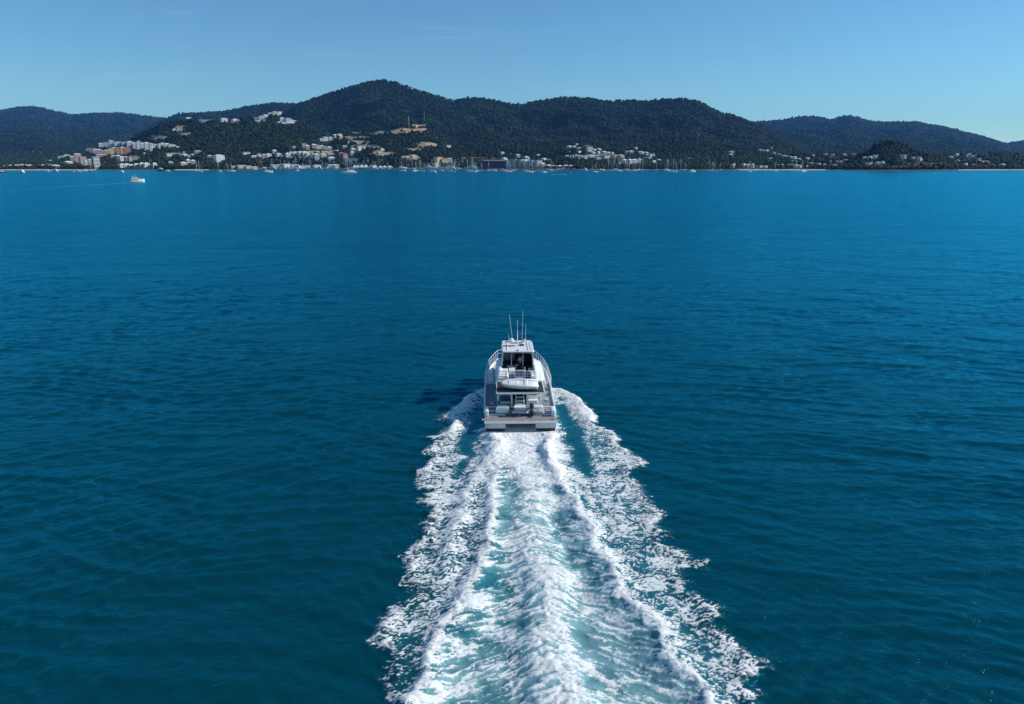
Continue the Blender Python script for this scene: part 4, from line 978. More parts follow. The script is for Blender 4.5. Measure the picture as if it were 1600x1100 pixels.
cluster('apartment_building', 'apartment building', 'white cubic block', 'at upper left end of headland town', 'white blocks at the top of the left headland',
  [wf(158,231,7,6), wf(164,233,6,8,'white','grey'), wf(168,230,7,6,'white','white','flat'), wf(173,224,6,4), wf(175,232,7,7), wf(182,231,6,7,'white','white','flat'), wf(184,225,8,3,'white','pale')])
cluster('apartment_building', 'apartment building', 'white stepped terrace block', 'in long terrace on left headland', 'long white stepped terrace on the left headland',
  [wf(194,229,8,6,'white','grey'), wf(202,232,7,9), wf(206,226,7,4), wf(210,233,6,8,'grey','white'), wf(216,234,6,10,'white','grey'), wf(218,226,8,5,'white','grey'), wf(223,233,6,8), wf(229,235,6,10), wf(234,231,7,6,'grey','grey'), wf(237,237,6,10,'white','grey'), wf(243,234,7,7), wf(249,233,6,7,'white','grey'), wf(254,232,5,7), wf(260,229,6,4), wf(266,230,6,4,'white','grey'), wf(272,230,4,3), wf(277,231,4,2)])
cluster('hillside_house', 'house', 'brown and white house', 'below orange blocks on left headland', 'houses below the orange blocks',
  [wf(177,250,7,6,'grey','pale'), wf(184,250,6,6,'brown','white'), wf(190,252,6,6,'white','white'), wf(197,252,6,6,'brown','pale'), wf(204,252,7,7,'cream','brown'), wf(211,252,8,7,'grey','brown')])
cluster('waterfront_building', 'building', 'pale waterfront building', 'at foot of left headland', 'waterfront buildings under the left headland',
  [wf(190,262,8,5), wf(197,263,7,6), wf(204,263,6,5,'grey','white'), wf(213,263,8,6,'pink','white'), wf(221,263,7,7,'cream','white'), wf(228,263,7,7), wf(236,263,6,5,'grey','grey'), wf(241,263,5,7), wf(266,257,6,4,'white','pale')])
cluster('hillside_house', 'house', 'white hillside house', 'on slope right of long terrace', 'houses on the slope right of the long terrace',
  [wf(226,241,5,2), wf(262,245,4,3), wf(267,247,5,3.5), wf(288,240,7,2.5,'grey','grey'), wf(288,244,7,3), wf(294,246,5,3,'white','grey'), wf(300,245,5,3.5), wf(308,240,9,4,'grey','pale'), wf(327,246,6,3,'cream','pale'), wf(285,258,8,4,'cream','white'), wf(293,255,5,5,'palegreen','white'), wf(301,256,5,5,'cream','white')])
cluster('big_house', 'house', 'large white house with broad pale roof', 'above left boats', None, [wf(341,253,12,9,'white','white')])
cluster('ridge_house', 'house', 'white ridge house', 'on left ridge against blue hills', 'houses along the left ridge',
  [wf(294,187,7,3,'white','pale'), wf(322,190,15,2.6,'palegreen','pale','flat'), wf(336,188,4,1.6,'palegreen','pale'), wf(349,191,8,5,'white','white','flat'), wf(366,190,7,3.4), wf(372,190,5,2), wf(379,189,4,2), wf(272,205,5,3), wf(279,206,7,4,'grey','pale'), wf(286,206,6,3.6,'white','pale')])
cluster('ridge_house', 'house', 'pale ridge top building', 'on bare crest left of main peak', 'buildings on the bare crest left of the main peak',
  [wf(408,187,8,4.5,'palegreen','pale'), wf(415,185,6,4.5), wf(423,181,8,4,'palegreen','pale'), wf(430,179,8,4,'grey','pale'), wf(437,178,6,3,'white','pale'), wf(440,188,5,3.5), wf(445,189,4,3), wf(450,191,6,5,'white','white','flat'), wf(456,191,5,3), wf(460,191,5,2)])
cluster('hillside_house', 'house', 'white hillside house', 'behind left end of marina', 'houses behind the left end of the marina',
  [wf(384,241,12,2.5,'white','white','flat'), wf(396,246,8,2.4), wf(404,243,5,2), wf(412,247,8,5,'grey','pale'), wf(419,245,7,4), wf(428,239,6,4,'grey','white'), wf(434,244,8,4,'palegreen','pale'), wf(441,246,6,3,'grey','pale'), wf(459,232,6,3,'grey','grey')])
cluster('apartment_building', 'apartment building', 'white resort block', 'in row behind marina masts', 'resort blocks behind the marina masts',
  [wf(449,245,6,5), wf(454,242,6,4,'white','pale'), wf(461,242,8,4), wf(468,243,7,5,'palegreen','white'), wf(475,243,8,5), wf(480,243,6,4,'white','pale'), wf(489,248,6,7,'white','grey'), wf(494,250,6,8,'grey','white'), wf(500,245,6,4,'white','grey'), wf(505,246,7,5), wf(517,250,9,4,'grey','white'), wf(514,242,10,3,'grey','grey')])
cluster('apartment_building', 'apartment building', 'pink roofed terrace', 'in row high behind marina', 'pink terraces high behind the marina',
  [wf(475,231,6,6,'white','terracotta'), wf(480,233,5,5,'pink','white'), wf(490,230,6,4,'pink','white'), wf(496,231,6,4,'white','terracotta'), wf(502,232,6,4,'pink','white'), wf(508,233,6,4,'white','terracotta'), wf(514,234,6,4,'pink','white')])
cluster('hillside_house', 'house', 'white hill house', 'left of the orange clearing', 'white houses left of the orange clearing',
  [wf(502,220,5,3), wf(508,220,6,5,'white','white','flat'), wf(516,219,5,4), wf(523,215,6,4,'grey','white'), wf(530,214,6,4,'white','pale')])
cluster('hillside_house', 'house', 'pale hillside house', 'below the brown clearings', 'houses below the brown clearings',
  [wf(538,231,7,3,'grey','pale'), wf(552,232,6,3,'white','grey'), wf(551,236,6,3.5), wf(561,236,6,6,'white','white','flat'), wf(568,232,5,2), wf(550,243,6,5,'grey','white'), wf(526,238,8,3,'brown','pale'), wf(593,241,8,3,'grey','pale'), wf(597,235,5,2.5)])
cluster('apartment_building', 'apartment building', 'reddish brick apartment block', 'behind marina centre', 'reddish blocks behind the marina',
  [wf(533,248,7,8,'red','terracotta'), wf(539,248,6,7,'pink','terracotta')])
cluster('marina_shed', 'shed', 'long white marina shed', 'behind breakwater', 'long white sheds of the marina',
  [wf(366,263,10,3,'white','white','shed'), wf(376,263,10,4,'white','white','shed'), wf(386,263.5,8,3.5,'cream','white','shed'), wf(396,264,8,3,'white','white','shed'),
   wf(547,252,20,3.5,'white','white','flat'), wf(430,262.4,14,4,'white','white','shed'), wf(446,262.4,12,5,'white','white','shed'), wf(459,262.4,9,4,'white','white','shed'), wf(475,262.4,14,3.4,'white','white','flat'), wf(494,262.4,10,3.8,'white','white','shed'), wf(520,262.4,14,4.4,'white','white','shed')])
cluster('marina_tent', 'marquee', 'peaked white marquee', 'beside marina masts', 'white marquees at the marina',
  [wf(556,262.4,9,4.0,'white','white','tent'), wf(568,262.4,11,4.6,'white','white','tent'), wf(582,262.4,12,3.6,'white','white','tent'), wf(597,262.4,11,3.0,'white','white','tent'), wf(609,262.4,8,3.0,'white','white','tent')])
cluster('hillside_house', 'house', 'pale roofed shed', 'on bare slope below orange clearing', 'pale roofed sheds on the bare slope', [wf(638,249,10,3,'brown','pale'), wf(646,246,9,3,'cream','pale')])
cluster('hillside_house', 'house', 'lone white roof', 'among dark trees right of the orange clearing', None, [wf(699,229.5,7,2,'white','white','flat')])
cluster('waterfront_building', 'building', 'cream and orange waterfront building', 'behind the moored yachts', 'cream and orange building parts',
  [wf(684,254,10,7,'ochre','terracotta','flat'), wf(693,254,8,5.5,'cream','terracotta'), wf(701,254,7,5.5,'orange','pale')])
cluster('waterfront_building', 'building', 'pink waterfront building', 'under the cream and orange one', None, [wf(681,262,7,6,'pink','pale')])
cluster('boat_shed', 'shed', 'big dark blue shed with grey roof', 'at right end of marina', None, [wf(772,263,31,10.5,'blue','brown','shed')])
cluster('apartment_building', 'apartment building', 'white balconied block', 'right of the blue shed', 'white balconied blocks right of the blue shed',
  [wf(788,260,7,11), wf(796,262,8,9,'white','pale','flat'), wf(805,262,10,10,'cream','white','flat'), wf(814,262,8,10,'cream','white','flat'), wf(823,262,9,10,'white','white'), wf(832,262,9,9,'grey','white','flat'), wf(841,262,8,9,'white','white','flat'), wf(848,262,6,6,'cream','white')])
cluster('hillside_house', 'house', 'small white house', 'on slope above balconied blocks', 'small houses above the balconied blocks',
  [wf(785,241,5,3), wf(800,244,4,3), wf(809,246,6,4,'grey','white'), wf(822,249,6,4,'cream','white'), wf(826,250,5,3,'red','white'), wf(841,243,5,1.5), wf(850,250,7,2.5), wf(858,252,4,2.5)])
cluster('waterfront_building', 'building', 'low waterfront building', 'by the sea wall', 'low buildings by the sea wall',
  [wf(857,262,8,4,'red','white'), wf(866,262,8,3.4,'cream','white'), wf(875,262,7,3,'red','white'), wf(884,262,8,3.6,'cream','pale'), wf(892,262,6,3.4,'grey','pale')])
cluster('hillside_house', 'house', 'white house', 'high on hillside above townhouses', 'houses high above the grey townhouses',
  [wf(890,230,7,2), wf(897,230,5,1.8), wf(901,227,4,2), wf(905,233,6,2), wf(905,239,5,2.6), wf(889,238,4,1.6,'grey','grey'), wf(917,233,12,5,'brown','brown'), wf(921,237,7,6,'white','white','flat'), wf(928,235,6,2.2), wf(936,235,7,2.5,'grey','white'), wf(927,240,5,2.4), wf(935,240,4,3), wf(944,240,7,3,'grey','white'), wf(951,240,5,2), wf(957,241,4,2.4)])
cluster('townhouse', 'townhouse', 'grey white townhouse', 'in curved row behind right moorings', 'curved row of grey townhouses',
  [wf(886,246,5,2.5), wf(891,247,5,3,'grey','grey'), wf(895,248,5,4,'white','grey'), wf(900,248,5,5,'grey','pale'), wf(905,248,5,4.5,'white','grey'), wf(909,249,5,4.5,'grey','pale'), wf(914,249,5,4,'white','grey'), wf(920,247,5,2.6,'grey','grey'), wf(925,246,6,2.4)])
cluster('apartment_building', 'apartment building', 'wide resort block', 'behind right moorings', 'wide resort blocks behind the right moorings',
  [wf(934,250,7,4,'grey','grey'), wf(945,250,13,6,'grey','brown','flat'), wf(960,249,9,5,'cream','white','flat'), wf(970,249,9,6,'cream','pale'), wf(966,256,7,2,'white','white','flat'), wf(976,255,9,5), wf(984,256,8,6,'grey','white'), wf(991,256,8,6), wf(999,254,7,5,'white','pale')])
cluster('hillside_house', 'house', 'pale house', 'on slope above rightmost resort block', 'houses above the rightmost resort block',
  [wf(979,239,5,2.5,'grey','grey'), wf(986,239,6,3,'grey','white'), wf(994,233,4,2.5), wf(1000,240,6,3,'white','pale'), wf(1004,242,5,4), wf(1010,243,6,4.5,'grey','white'), wf(1016,245,6,4,'white','grey'), wf(1021,244,5,3,'grey','pale'), wf(1013,249,9,2.5,'palegreen','white'), wf(1022,257,5,5), wf(1030,252,6,2.5)])
cluster('hillside_house', 'house', 'small white house', 'alone in woods right of town', 'small houses in the woods right of the town', [wf(1143,239,7,2.4,'grey','pale'), wf(1142,243,5,2.2), wf(1078,250,5,2.6,'grey','pale')])
cluster('beach_house', 'building', 'pale beach building', 'behind right beach', 'buildings behind the right beach',
  [wf(1146,262,4,5), wf(1163,262,6,5,'cream','white'), wf(1169,262,6,4.6,'cream','pale'), wf(1176,262,4,5), wf(1188,261.5,9,2.4,'white','pale'), wf(1197,262,6,2.4), wf(1222,259,10,2,'grey','white'), wf(1237,259,12,2.2,'grey','grey'), wf(1244,262,3,4.5), wf(1250,262,7,3.6,'white','pale'), wf(1261,262,5,3,'cream','pale')])
cluster('hillside_house', 'house', 'pale house', 'in scattered suburb right of main hill', 'scattered houses right of the main hill',
  [wf(1188,236,6,2,'grey','pale'), wf(1194,237,4,2), wf(1199,239,5,4,'grey','white'), wf(1206,233,4,1.6), wf(1210,244,3,5,'white','grey'), wf(1205,249,7,1.8,'grey','pale'), wf(1218,243,6,2.2,'grey','pale'), wf(1226,245,7,2,'grey','pale'), wf(1232,246,5,2), wf(1237,247,4,2), wf(1242,248,5,3), wf(1249,250,8,2.2,'grey','pale'), wf(1243,254,4,2), wf(1262,249,7,2.6,'cream','pale'), wf(1271,245,3,2.6), wf(1268,257,8,2.4,'grey','pale')])
cluster('hillside_house', 'house', 'small pale house', 'in suburb left of dark knoll', 'houses left of the dark knoll',
  [wf(1285,250,3,1.8,'grey','pale'), wf(1291,243,5,2.4), wf(1302,243,5,2,'grey','pale'), wf(1300,247,4,1.8,'palegreen','pale'), wf(1320,243,6,2.2,'grey','pale'), wf(1336,243,6,2.4), wf(1322,252,6,2.4,'cream','pale'), wf(1296,253,5,2,'grey','pale'), wf(1312,255,6,2,'grey','grey'), wf(1280,258,4,2.6), wf(1288,259,7,2,'grey','pale'), wf(1303,260,5,2.6,'white','pale'), wf(1308,260,4,2)])
cluster('knoll_house', 'house', 'white house', 'on the dark knoll', 'white houses on the dark knoll',
  [wf(1353,247,7,1.8), wf(1361,247,6,2.4), wf(1368,247,7,4,'white','white','flat'), wf(1359,257,9,2.4,'white','white','flat'), wf(1372,257,3,4), wf(1380,256,6,3.4), wf(1412,250,9,6.5,'white','white','flat'), wf(1427,248,5,2,'grey','pale'), wf(1438,251,7,4,'white','pale')])
cluster('hillside_house', 'house', 'small white house', 'in suburb right of dark knoll', 'houses right of the dark knoll',
  [wf(1482,250,5,2.2), wf(1487,246,6,2), wf(1496,243,5,2.6), wf(1488,249,4,2,'grey','pale'), wf(1497,252,4,2.2,'grey','pale'), wf(1502,258,5,2), wf(1510,259,6,3), wf(1515,242,5,2), wf(1511,245,4,2,'grey','pale'), wf(1520,245,4,2), wf(1526,244,3,2.4), wf(1531,250,5,2.4,'grey','pale'), wf(1530,254,5,3.4), wf(1537,255,4,2.4), wf(1524,259,9,2.2), wf(1546,257,4,2.6,'grey','pale'), wf(1538,243,5,1.6,'grey','pale'), wf(1548,245,4,2), wf(1556,247,7,1.8,'cream','pale'), wf(1552,259,6,2.4,'grey','pale'), wf(1569,259,8,2.6)])

# masts on the hill
for px, py, top, w, lab in ((639, 199, 182, .9, 'tall pale radio mast beside the orange clearing'), (663, 190, 173, 1.3, 'grey lattice tower among trees right of the orange clearing')):
    X, Y, Z = hit(px, py); H = (elev(top) * Y + CAM_H) - Z
    m = empty('radio_mast', (X, Y, Z)); tag(m, lab, 'radio mast')
    if w < 1: MB().tube([(0, 0, -2), (0, 0, H)], [w, w * .6], 8).build('pole', mat('pale mast', (.6, .6, .58), .6), m); MB().box(-2.2, 2.2, -1.5, 1.5, -2, 2.4).build('equipment_hut', wallm('white'), m)
    else:
        l = MB()
        for sx in (-1, 1):
            for sy in (-1, 1): l.tube([(sx * w, sy * w, -2), (sx * .4, sy * .4, H)], .28, 5)
        for k in range(8):
            z = H * k / 8; r_ = w + (.4 - w) * k / 8; l.tube([(-r_, -r_, z), (r_, -r_, z + H / 8)], .18, 4).tube([(r_, -r_, z), (-r_, -r_, z + H / 8)], .18, 4)
        l.build('lattice', mat('grey steel mast', (.40, .42, .44), .5), m); MB().ball((0, -.8, H * .9), 1.3, .5, 1.3).build('dish', wallm('white'), m)

# breakwater of dumped rock, and the red brown sea wall
def rubble(name, pa, pb, Yc, hh, ww, colr_, lab, cat):
    xs_ = np.linspace(at_depth(pa, Yc), at_depth(pb, Yc), int((pb - pa) * 1.2)); m = MB(); rings = []
    r2 = random.Random(3)
    for i, x in enumerate(xs_):
        e = min(1, min(i, len(xs_) - 1 - i) / 4 + .15)
        rings.append([(x + r2.uniform(-.4, .4), Yc + a * ww + r2.uniform(-.7, .7), -1.5 + (b * hh + 1.5) * e + (r2.uniform(-.45, .45) if b > 0 else 0)) for a, b in ((-1, -.6), (-.7, .35), (-.35, .9), (0, 1), (.35, .9), (.7, .35), (1, -.6))])
    m.loft(rings); o = m.build(name, colr_); tag(o, lab, cat); return o
rubble('breakwater', 396, 762, 1718, 1.25, 4, mat('dark breakwater rock', (.085, .08, .075), .95, vary=.5, vscale=.4), 'long low dark rock breakwater in front of the marina masts', 'breakwater')
rubble('sea_wall', 796, 902, 1742, 2.6, 3, mat('red brown stone', (.20, .085, .06), .9, vary=.3, vscale=.3), 'low red brown sea wall below the white balconied blocks', 'sea wall')

# ---- boats at anchor
M_mast = mat('pale mast paint', (.72, .73, .72), .4)
M_bh = mat('white boat hull', (.80, .80, .79), .35); M_sail = mat('sail cover', (.10, .16, .30), .8); M_bwin = mat('boat window', (.02, .025, .03), .1)
M_bhd = mat('dark boat hull', (.03, .045, .09), .35)
def hull_rings(L, B, D, sheer=.25, deck=True):
    r_ = []
    for t in (0, .06, .2, .4, .6, .78, .9, .97, 1):
        b = B / 2 * (np.interp(t, [0, .2, .5, .8, .93, 1], [.72, .92, 1, .72, .32, .02])); z = D * (1 + sheer * t * t); y = (t - .5) * L
        r_.append([(b, y, z), (b * .95, y, z * .4), (b * .55, y, -.35), (-b * .55, y, -.35), (-b * .95, y, z * .4), (-b, y, z)])
    return r_
def sloop(L, mast, dark=False, name='sailing_yacht'):
    o = empty(name)
    MB().loft(hull_rings(L, L * .29, L * .10)).build('hull', M_bhd if dark else M_bh, o)
    MB().loft([[(w, y, L * .105), (w * .8, y, z), (-w * .8, y, z), (-w, y, L * .105)] for y, w, z in ((-L * .28, L * .10, L * .15), (-L * .25, L * .10, L * .17), (L * .05, L * .09, L * .165), (L * .22, L * .05, L * .125))]).build('cabin', M_bh, o)
    MB().tube([(0, L * .06, L * .1), (0, L * .06, mast)], [.27, .18], 6).tube([(-.9, L * .06, mast * .6), (.9, L * .06, mast * .6)], .06, 4).tube([(0, L * .49, L * .13), (0, L * .06, mast)], .05, 4).tube([(0, -L * .49, L * .1), (0, L * .06, mast)], .05, 4).build('mast', M_mast, o)
    MB().tube([(0, L * .05, L * .20), (0, -L * .32, L * .20)], [.28, .2], 6).build('boom', M_sail, o)
    return o
def cruiser(L, name='motor_cruiser', dark=False):
    o = empty(name)
    MB().loft(hull_rings(L, L * .32, L * .12, .5)).build('hull', M_bhd if dark else M_bh, o)
    c = MB().loft([[(w, y, L * .11), (w * .9, y, z), (-w * .9, y, z), (-w, y, L * .11)] for y, w, z in ((-L * .34, L * .13, L * .25), (-L * .1, L * .13, L * .26), (L * .1, L * .12, L * .25), (L * .25, L * .07, L * .17))]).build('cabin', M_bh, o)
    MB().loft([[(w + .04, y, a), (w + .02, y, b), (-w - .02, y, b), (-w - .04, y, a)] for y, w, a, b in ((-L * .28, L * .125, L * .17, L * .215), (L * .05, L * .118, L * .17, L * .215))]).build('window', M_bwin, c)
    MB().box(-L * .11, L * .11, -L * .26, L * .0, L * .262, L * .30, bev=.05).box(-L * .10, L * .10, -L * .22, -L * .04, L * .36, L * .372, bev=.02).tube([(-L * .09, -L * .2, L * .3), (-L * .09, -L * .2, L * .36)], .05, 5).tube([(L * .09, -L * .2, L * .3), (L * .09, -L * .2, L * .36)], .05, 5).build('flybridge', M_bh, o)
    return o
def twin(L, mast):
    o = empty('sailing_catamaran')
    for s in (-1, 1): MB().loft([[(x + s * L * .22, y, z) for x, y, z in r_] for r_ in hull_rings(L, L * .13, L * .11)]).build('hull', M_bh, o)
    MB().loft([[(w, y, L * .08), (w * .9, y, z), (-w * .9, y, z), (-w, y, L * .08)] for y, w, z in ((-L * .38, L * .24, L * .12), (-L * .3, L * .22, L * .2), (L * .02, L * .2, L * .2), (L * .16, L * .16, L * .12))]).build('cabin', M_bh, o)
    MB().tube([(0, L * .08, L * .1), (0, L * .08, mast)], [.28, .18], 6).build('mast', M_mast, o)
    return o
protos = {'s': sloop(11, 15.0), 'S': sloop(14, 20), 'd': sloop(12, 16, True), 'm': cruiser(11), 'M': cruiser(17), 'D': cruiser(16, dark=True), 'c': twin(13, 18), 'C': twin(22, 24)}
fresh = set(protos)
KIND = {'s': ('white sloop', 'sailing yacht'), 'S': ('tall masted white yacht', 'sailing yacht'), 'd': ('dark hulled yacht', 'sailing yacht'), 'm': ('small white motor boat', 'motor boat'), 'M': ('large white motor cruiser', 'motor boat'), 'D': ('dark hulled motor yacht', 'motor boat'), 'c': ('white sailing catamaran', 'catamaran'), 'C': ('wide white catamaran', 'catamaran')}
def put_boat(k, X, Y, a, scl, lab, group, cat=None):
    if k in fresh: fresh.discard(k); o = protos[k]
    else: o = copy_tree(protos[k])
    o.location = (X, Y, 0); o.rotation_euler = (0, 0, a); o.scale = (scl * 1.25,) * 3
    for kk in ('label', 'category', 'group'):
        if kk in o: del o[kk]
    tag(o, lab, cat or KIND[k][1], group)
    return o
def fleet(items, where, group):
    items = sorted(items, key=lambda t: t[0]); n = len(items)
    for i, it in enumerate(items):
        px, py, k = it[:3]; scl = it[3] if len(it) > 3 else rnd.uniform(.85, 1.12)
        X, Y = on_water(px, py)
        a = (R(90) if rnd.random() < .5 else R(-90)) + rnd.uniform(-.55, .55)
        put_boat(k, X, Y, a, scl, f"{KIND[k][0]}, {ordinal(i, n)} among boats {where}", group)
fleet([(4,270,'D',.6), (28,268.6,'m'), (33,269.5,'m',1.2), (73,268.3,'m',.8), (85,268,'m',1.1), (115,269,'m',.6), (123,269,'m'), (132,267.6,'m',1.1), (142,268.6,'S'), (190,269,'m',.8)], 'moored off the left beach', 'boats moored off the left beach')
fleet([(252,267,'D',1), (262,268,'m'), (307,268,'c',1), (311,268.5,'S'), (342,268,'s'), (355,267,'s',.9), (363,268,'c',.8), (419,269.6,'m',1.3), (464,267.8,'m',.9)], 'moored left of the marina', 'boats moored left of the marina')
fleet([(545,270.4,'C',1)], 'anchored off the marina', 'boats anchored off the marina')
fleet([(629,267.5,'c',.9), (649,267.8,'c',.9), (658,268.2,'S'), (672,267,'s'), (677,269.5,'m',.9), (689,267.3,'c',.8), (705,269,'S',1.1), (711,267.4,'d'), (731,267.2,'S'), (738,269.3,'S',1.05), (745,267.5,'s'), (752,267,'s'), (764,267.2,'S',.8), (772,267.2,'m'), (786,267.8,'m',1.2), (792,268.8,'S'), (798,267.2,'s')], 'moored before the blue shed', 'boats moored before the blue shed')
fleet([(804,266.5,'s'), (819,267.5,'S'), (826,269.5,'S'), (832,268.4,'s'), (843,266.6,'s'), (850,270,'s',1.05), (858,267.2,'M',.8), (861,266,'S'), (866,268,'m'), (873,266,'m'), (879,265.6,'m',1.1), (896,265.6,'m')], 'moored off the sea wall', 'boats moored off the sea wall')
fleet([(912,266.4,'m',1.3), (924,265.8,'m'), (930,269,'s',.9), (940,266.6,'M',.7), (951,268,'S'), (960,266.2,'S'), (967,267.8,'S'), (979,265.8,'s'), (984,268.4,'S'), (992,266.8,'s'), (999,266,'s'), (1003,267,'S'), (1009,267.4,'m')], 'moored off the right resort blocks', 'boats moored off the right resort blocks')
fleet([(1025,266,'s'), (1041,266,'S'), (1044,267.6,'S'), (1051,269.3,'S',1.05), (1056,267.8,'s'), (1064,266.6,'S'), (1070,266.2,'s'), (1082,268.8,'M',.75), (1108,267.4,'S'), (1112,267,'s'), (1116,268.4,'s'), (1126,266.2,'s',.9)], 'moored off the green shore', 'boats moored off the green shore')
fleet([(1147,267.6,'s'), (1152,266.4,'m'), (1170,268.6,'S',.85), (1176,267.4,'s'), (1211,267.6,'s'), (1253,268.4,'c',1.0)], 'moored off the right beach', 'boats moored off the right beach')
# marina berths
berths = []
for px in [404,409,414,420,427,433,438,444.5,452,458,464,470,474,479,485,488,494,500.5,505,509.5,515,521,524,530,536,541,546,551,557,563,569,575,581,587,593,599,606,612,618.5,625,632,638,644,650,656,663.5,668,675,681,687,693,699,706,712,718,724,730,737,743,749]:
    berths.append((px + rnd.uniform(-.8, .8), rnd.choice([263.1, 263.6, 264.0]), 'S' if rnd.random() < .45 else ('s' if rnd.random() < .75 else 'd'), rnd.uniform(.8, 1.15)))
half_b = [b_ for b_ in berths if b_[0] < 480], [b_ for b_ in berths if 480 <= b_[0] < 560], [b_ for b_ in berths if 560 <= b_[0] < 650], [b_ for b_ in berths if b_[0] >= 650]
for q_, w_ in zip(half_b, ('berthed behind breakwater, left quarter', 'berthed behind breakwater, below reddish block', 'berthed behind breakwater, near marquees', 'berthed behind breakwater, near blue shed')):
    fleet(q_, w_, 'yachts ' + w_)
for q_, (x0_, x1_) in zip(('below white resort blocks', 'below pink terraces', 'below bare slope', 'left of blue shed'), ((402, 485), (487, 575), (578, 668), (671, 756))):
    fleet([(x + rnd.uniform(-1.2, 1.2), rnd.choice([262.7, 263.2, 263.7]), rnd.choice('MMMm'), rnd.uniform(1.0, 1.45)) for x in np.arange(x0_, x1_, 5.6)], 'in marina ' + q_, 'motor boats in the marina ' + q_)
for k in list(fresh):
    def rm(o):
        for c in list(o.children): rm(c)
        bpy.data.objects.remove(o)
    rm(protos[k])

# the motor yacht under way on the left, a runabout and a marker
yt = empty('motor_yacht'); L_ = 12.6
MB().loft([[(x, y, z) for x, y, z in r_] for r_ in hull_rings(L_, L_ * .34, L_ * .12, .6)]).build('hull', M_bh, yt)
cb = MB().loft([[(w, y, L_ * .11), (w * .92, y, z), (-w * .92, y, z), (-w, y, L_ * .11)] for y, w, z in ((-4.6, 1.8, 2.9), (-.5, 1.8, 3.0), (1.8, 1.6, 2.9), (3.6, .9, 2.0))]).build('cabin', M_bh, yt)
MB().loft([[(w + .03, y, 2.0), (w, y, 2.6), (-w, y, 2.6), (-w - .03, y, 2.0)] for y, w in ((-4.0, 1.76), (1.0, 1.68))]).build('window', mat('brown tinted window', (.035, .022, .018), .15), cb)
fl = MB().box(-1.7, 1.7, -4.4, .6, 3.0, 3.5, bev=.1).build('flybridge', M_bh, yt)
MB().box(-1.5, 1.5, -3.9, .3, 3.5, 4.35).build('clears', mat('pale blue clears', (.34, .50, .62), .2), fl)
MB().box(-1.75, 1.75, -4.4, .5, 5.0, 5.14, bev=.05).box(-1.6, -1.5, -4.2, -4.1, 3.5, 5.0).box(1.5, 1.6, -4.2, -4.1, 3.5, 5.0).box(-1.6, -1.5, .1, .2, 3.5, 5.0).box(1.5, 1.6, .1, .2, 3.5, 5.0).build('canopy', M_bh, fl)
MB().tube([(1.2, -1, 5.1), (1.25, -1.3, 7.4)], .05, 5).tube([(-1.2, -1, 5.1), (-1.25, -1.3, 7.4)], .05, 5).build('antenna', M_mast, fl)
bw_ = MB()
for s in (-1, 1): bw_.tube([(s * .1, 6.2, 2.9), (s * 1.2, 4.2, 2.8), (s * 1.9, 1.8, 2.5)], .05, 5)
bw_.build('bow_rail', M_mast, yt)
X, Y = on_water(215, 285); yt.location = (X, Y, .15); yt.scale = (1.15, 1.15, 1.3); yt.rotation_euler = (R(4), 0, R(-62)); tag(yt, 'white motor yacht with flybridge under way alone off the left headland', 'motor yacht')
M_wf = bpy.data.materials.new('thin foam'); M_wf.use_nodes = True; nt = M_wf.node_tree; N, L = nt.nodes, nt.links
pb = N['Principled BSDF']; pb.inputs['Base Color'].default_value = (.75, .8, .82, 1); pb.inputs['Roughness'].default_value = .8
tz = N.new('ShaderNodeTexNoise'); tz.inputs['Scale'].default_value = .35; tz.inputs['Detail'].default_value = 5; gg = N.new('ShaderNodeNewGeometry'); L.new(gg.outputs['Position'], tz.inputs['Vector'])
ww = N.new('ShaderNodeAttribute'); ww.attribute_name = 'thick'; ml = N.new('ShaderNodeMath'); ml.operation = 'MULTIPLY'; mr2 = N.new('ShaderNodeMapRange'); mr2.inputs['From Min'].default_value = .35; mr2.inputs['From Max'].default_value = .65
L.new(tz.outputs['Fac'], mr2.inputs['Value']); L.new(mr2.outputs[0], ml.inputs[0]); L.new(ww.outputs['Fac'], ml.inputs[1]); L.new(ml.outputs[0], pb.inputs['Alpha'])
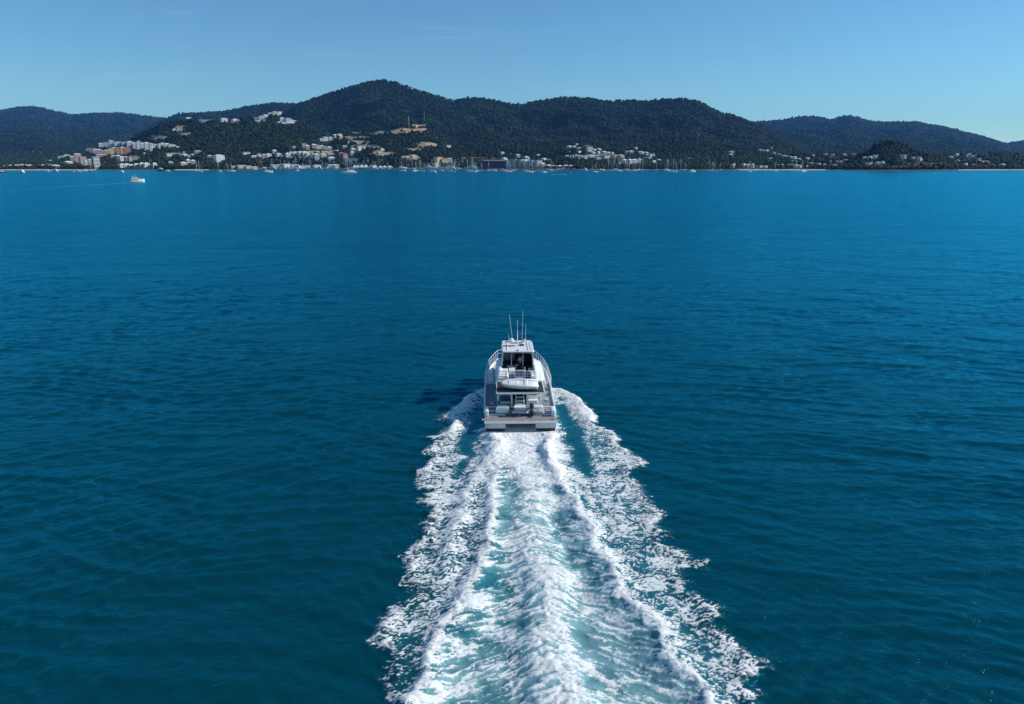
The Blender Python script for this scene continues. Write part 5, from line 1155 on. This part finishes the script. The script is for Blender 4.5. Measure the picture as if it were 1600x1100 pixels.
def trail(pts, w0, w1, a0, a1, label):
    P = np.array([on_water(*p) for p in pts]); tt = np.linspace(0, 1, 60); seg = np.concatenate([[0], np.cumsum(np.linalg.norm(np.diff(P, axis=0), axis=1))]); seg /= seg[-1]
    cx, cy = np.interp(tt, seg, P[:, 0]), np.interp(tt, seg, P[:, 1]); dx, dy = np.gradient(cx), np.gradient(cy); ll = np.hypot(dx, dy); nx, ny = -dy / ll, dx / ll
    offs = np.array([-1, -.6, 0, .6, 1]); wv = w0 + (w1 - w0) * tt
    XX_ = cx[:, None] + nx[:, None] * offs * wv[:, None]; YY_ = cy[:, None] + ny[:, None] * offs * wv[:, None]; ZZ_ = .22 + .35 * (1 - np.abs(offs))[None] * np.ones((60, 1)) * min(1, w0)
    th = (a0 + (a1 - a0) * tt)[:, None] * np.array([0, .8, 1, .8, 0])
    me = raw_mesh('boat_wake', np.stack([XX_, YY_, ZZ_], -1).reshape(-1, 3), grid_quads(60, 5), M_wf, smooth=True)
    at_ = me.attributes.new('thick', 'FLOAT', 'POINT'); at_.data.foreach_set('value', th.astype(np.float32).ravel())
    o = bpy.data.objects.new('boat_wake', me); col.objects.link(o); tag(o, label, 'foam', kind='stuff')
trail([(213,286),(180,287.5),(120,291),(60,295),(-10,300)], 1.4, 5, .22, .05, 'pale wake trailing left behind the lone white motor yacht')
trail([(222,284.6),(214,286),(207,286.6)], 1.2, 2.2, .9, .7, 'bow foam along the lone white motor yacht')
trail([(880,273.2),(872,273),(862,272.7)], 1.6, 3.0, 1.0, .9, 'short white wake of the runabout off the sea wall')
X, Y = on_water(881, 273.2)
ru = empty('runabout', (X, Y, .1), R(-90)); tag(ru, 'small white runabout with a short wake off the sea wall', 'motor boat')
MB().loft(hull_rings(6, 2.3, .8)).build('hull', M_bh, ru); MB().box(-.7, .7, -.4, .3, .7, 1.5, bev=.1).build('console', M_bh, ru)
X, Y = on_water(892, 271.5)
mk = empty('channel_marker', (X, Y, 0)); tag(mk, 'slim pale channel marker pole standing off the sea wall', 'marker')
MB().tube([(0, 0, -1), (0, 0, 4.2)], .16, 8).build('pole', M_mast, mk); MB().box(-.4, .4, -.1, .1, 3.4, 4.4, bev=.02).build('topmark', mat('green marker paint', (.05, .3, .12), .5), mk)
build_forest()
HAZE = 3.3e-5
# ------------------------------------------------------------------ haze
hz = MB().box(-12000, 12000, -120, 11200, -6.5, 700).build('haze', [])
hm = bpy.data.materials.new('haze air'); hm.use_nodes = True; nt = hm.node_tree; nt.nodes.clear()
pv = nt.nodes.new('ShaderNodeVolumePrincipled'); pv.inputs['Color'].default_value = (.13, .43, 1.0, 1); pv.inputs['Density'].default_value = HAZE
pv.inputs['Anisotropy'].default_value = 0.0
out = nt.nodes.new('ShaderNodeOutputMaterial'); nt.links.new(pv.outputs[0], out.inputs['Volume'])
hz.data.materials.append(hm); tag(hz, 'thin blue haze over the bay and hills', 'haze', kind='stuff')
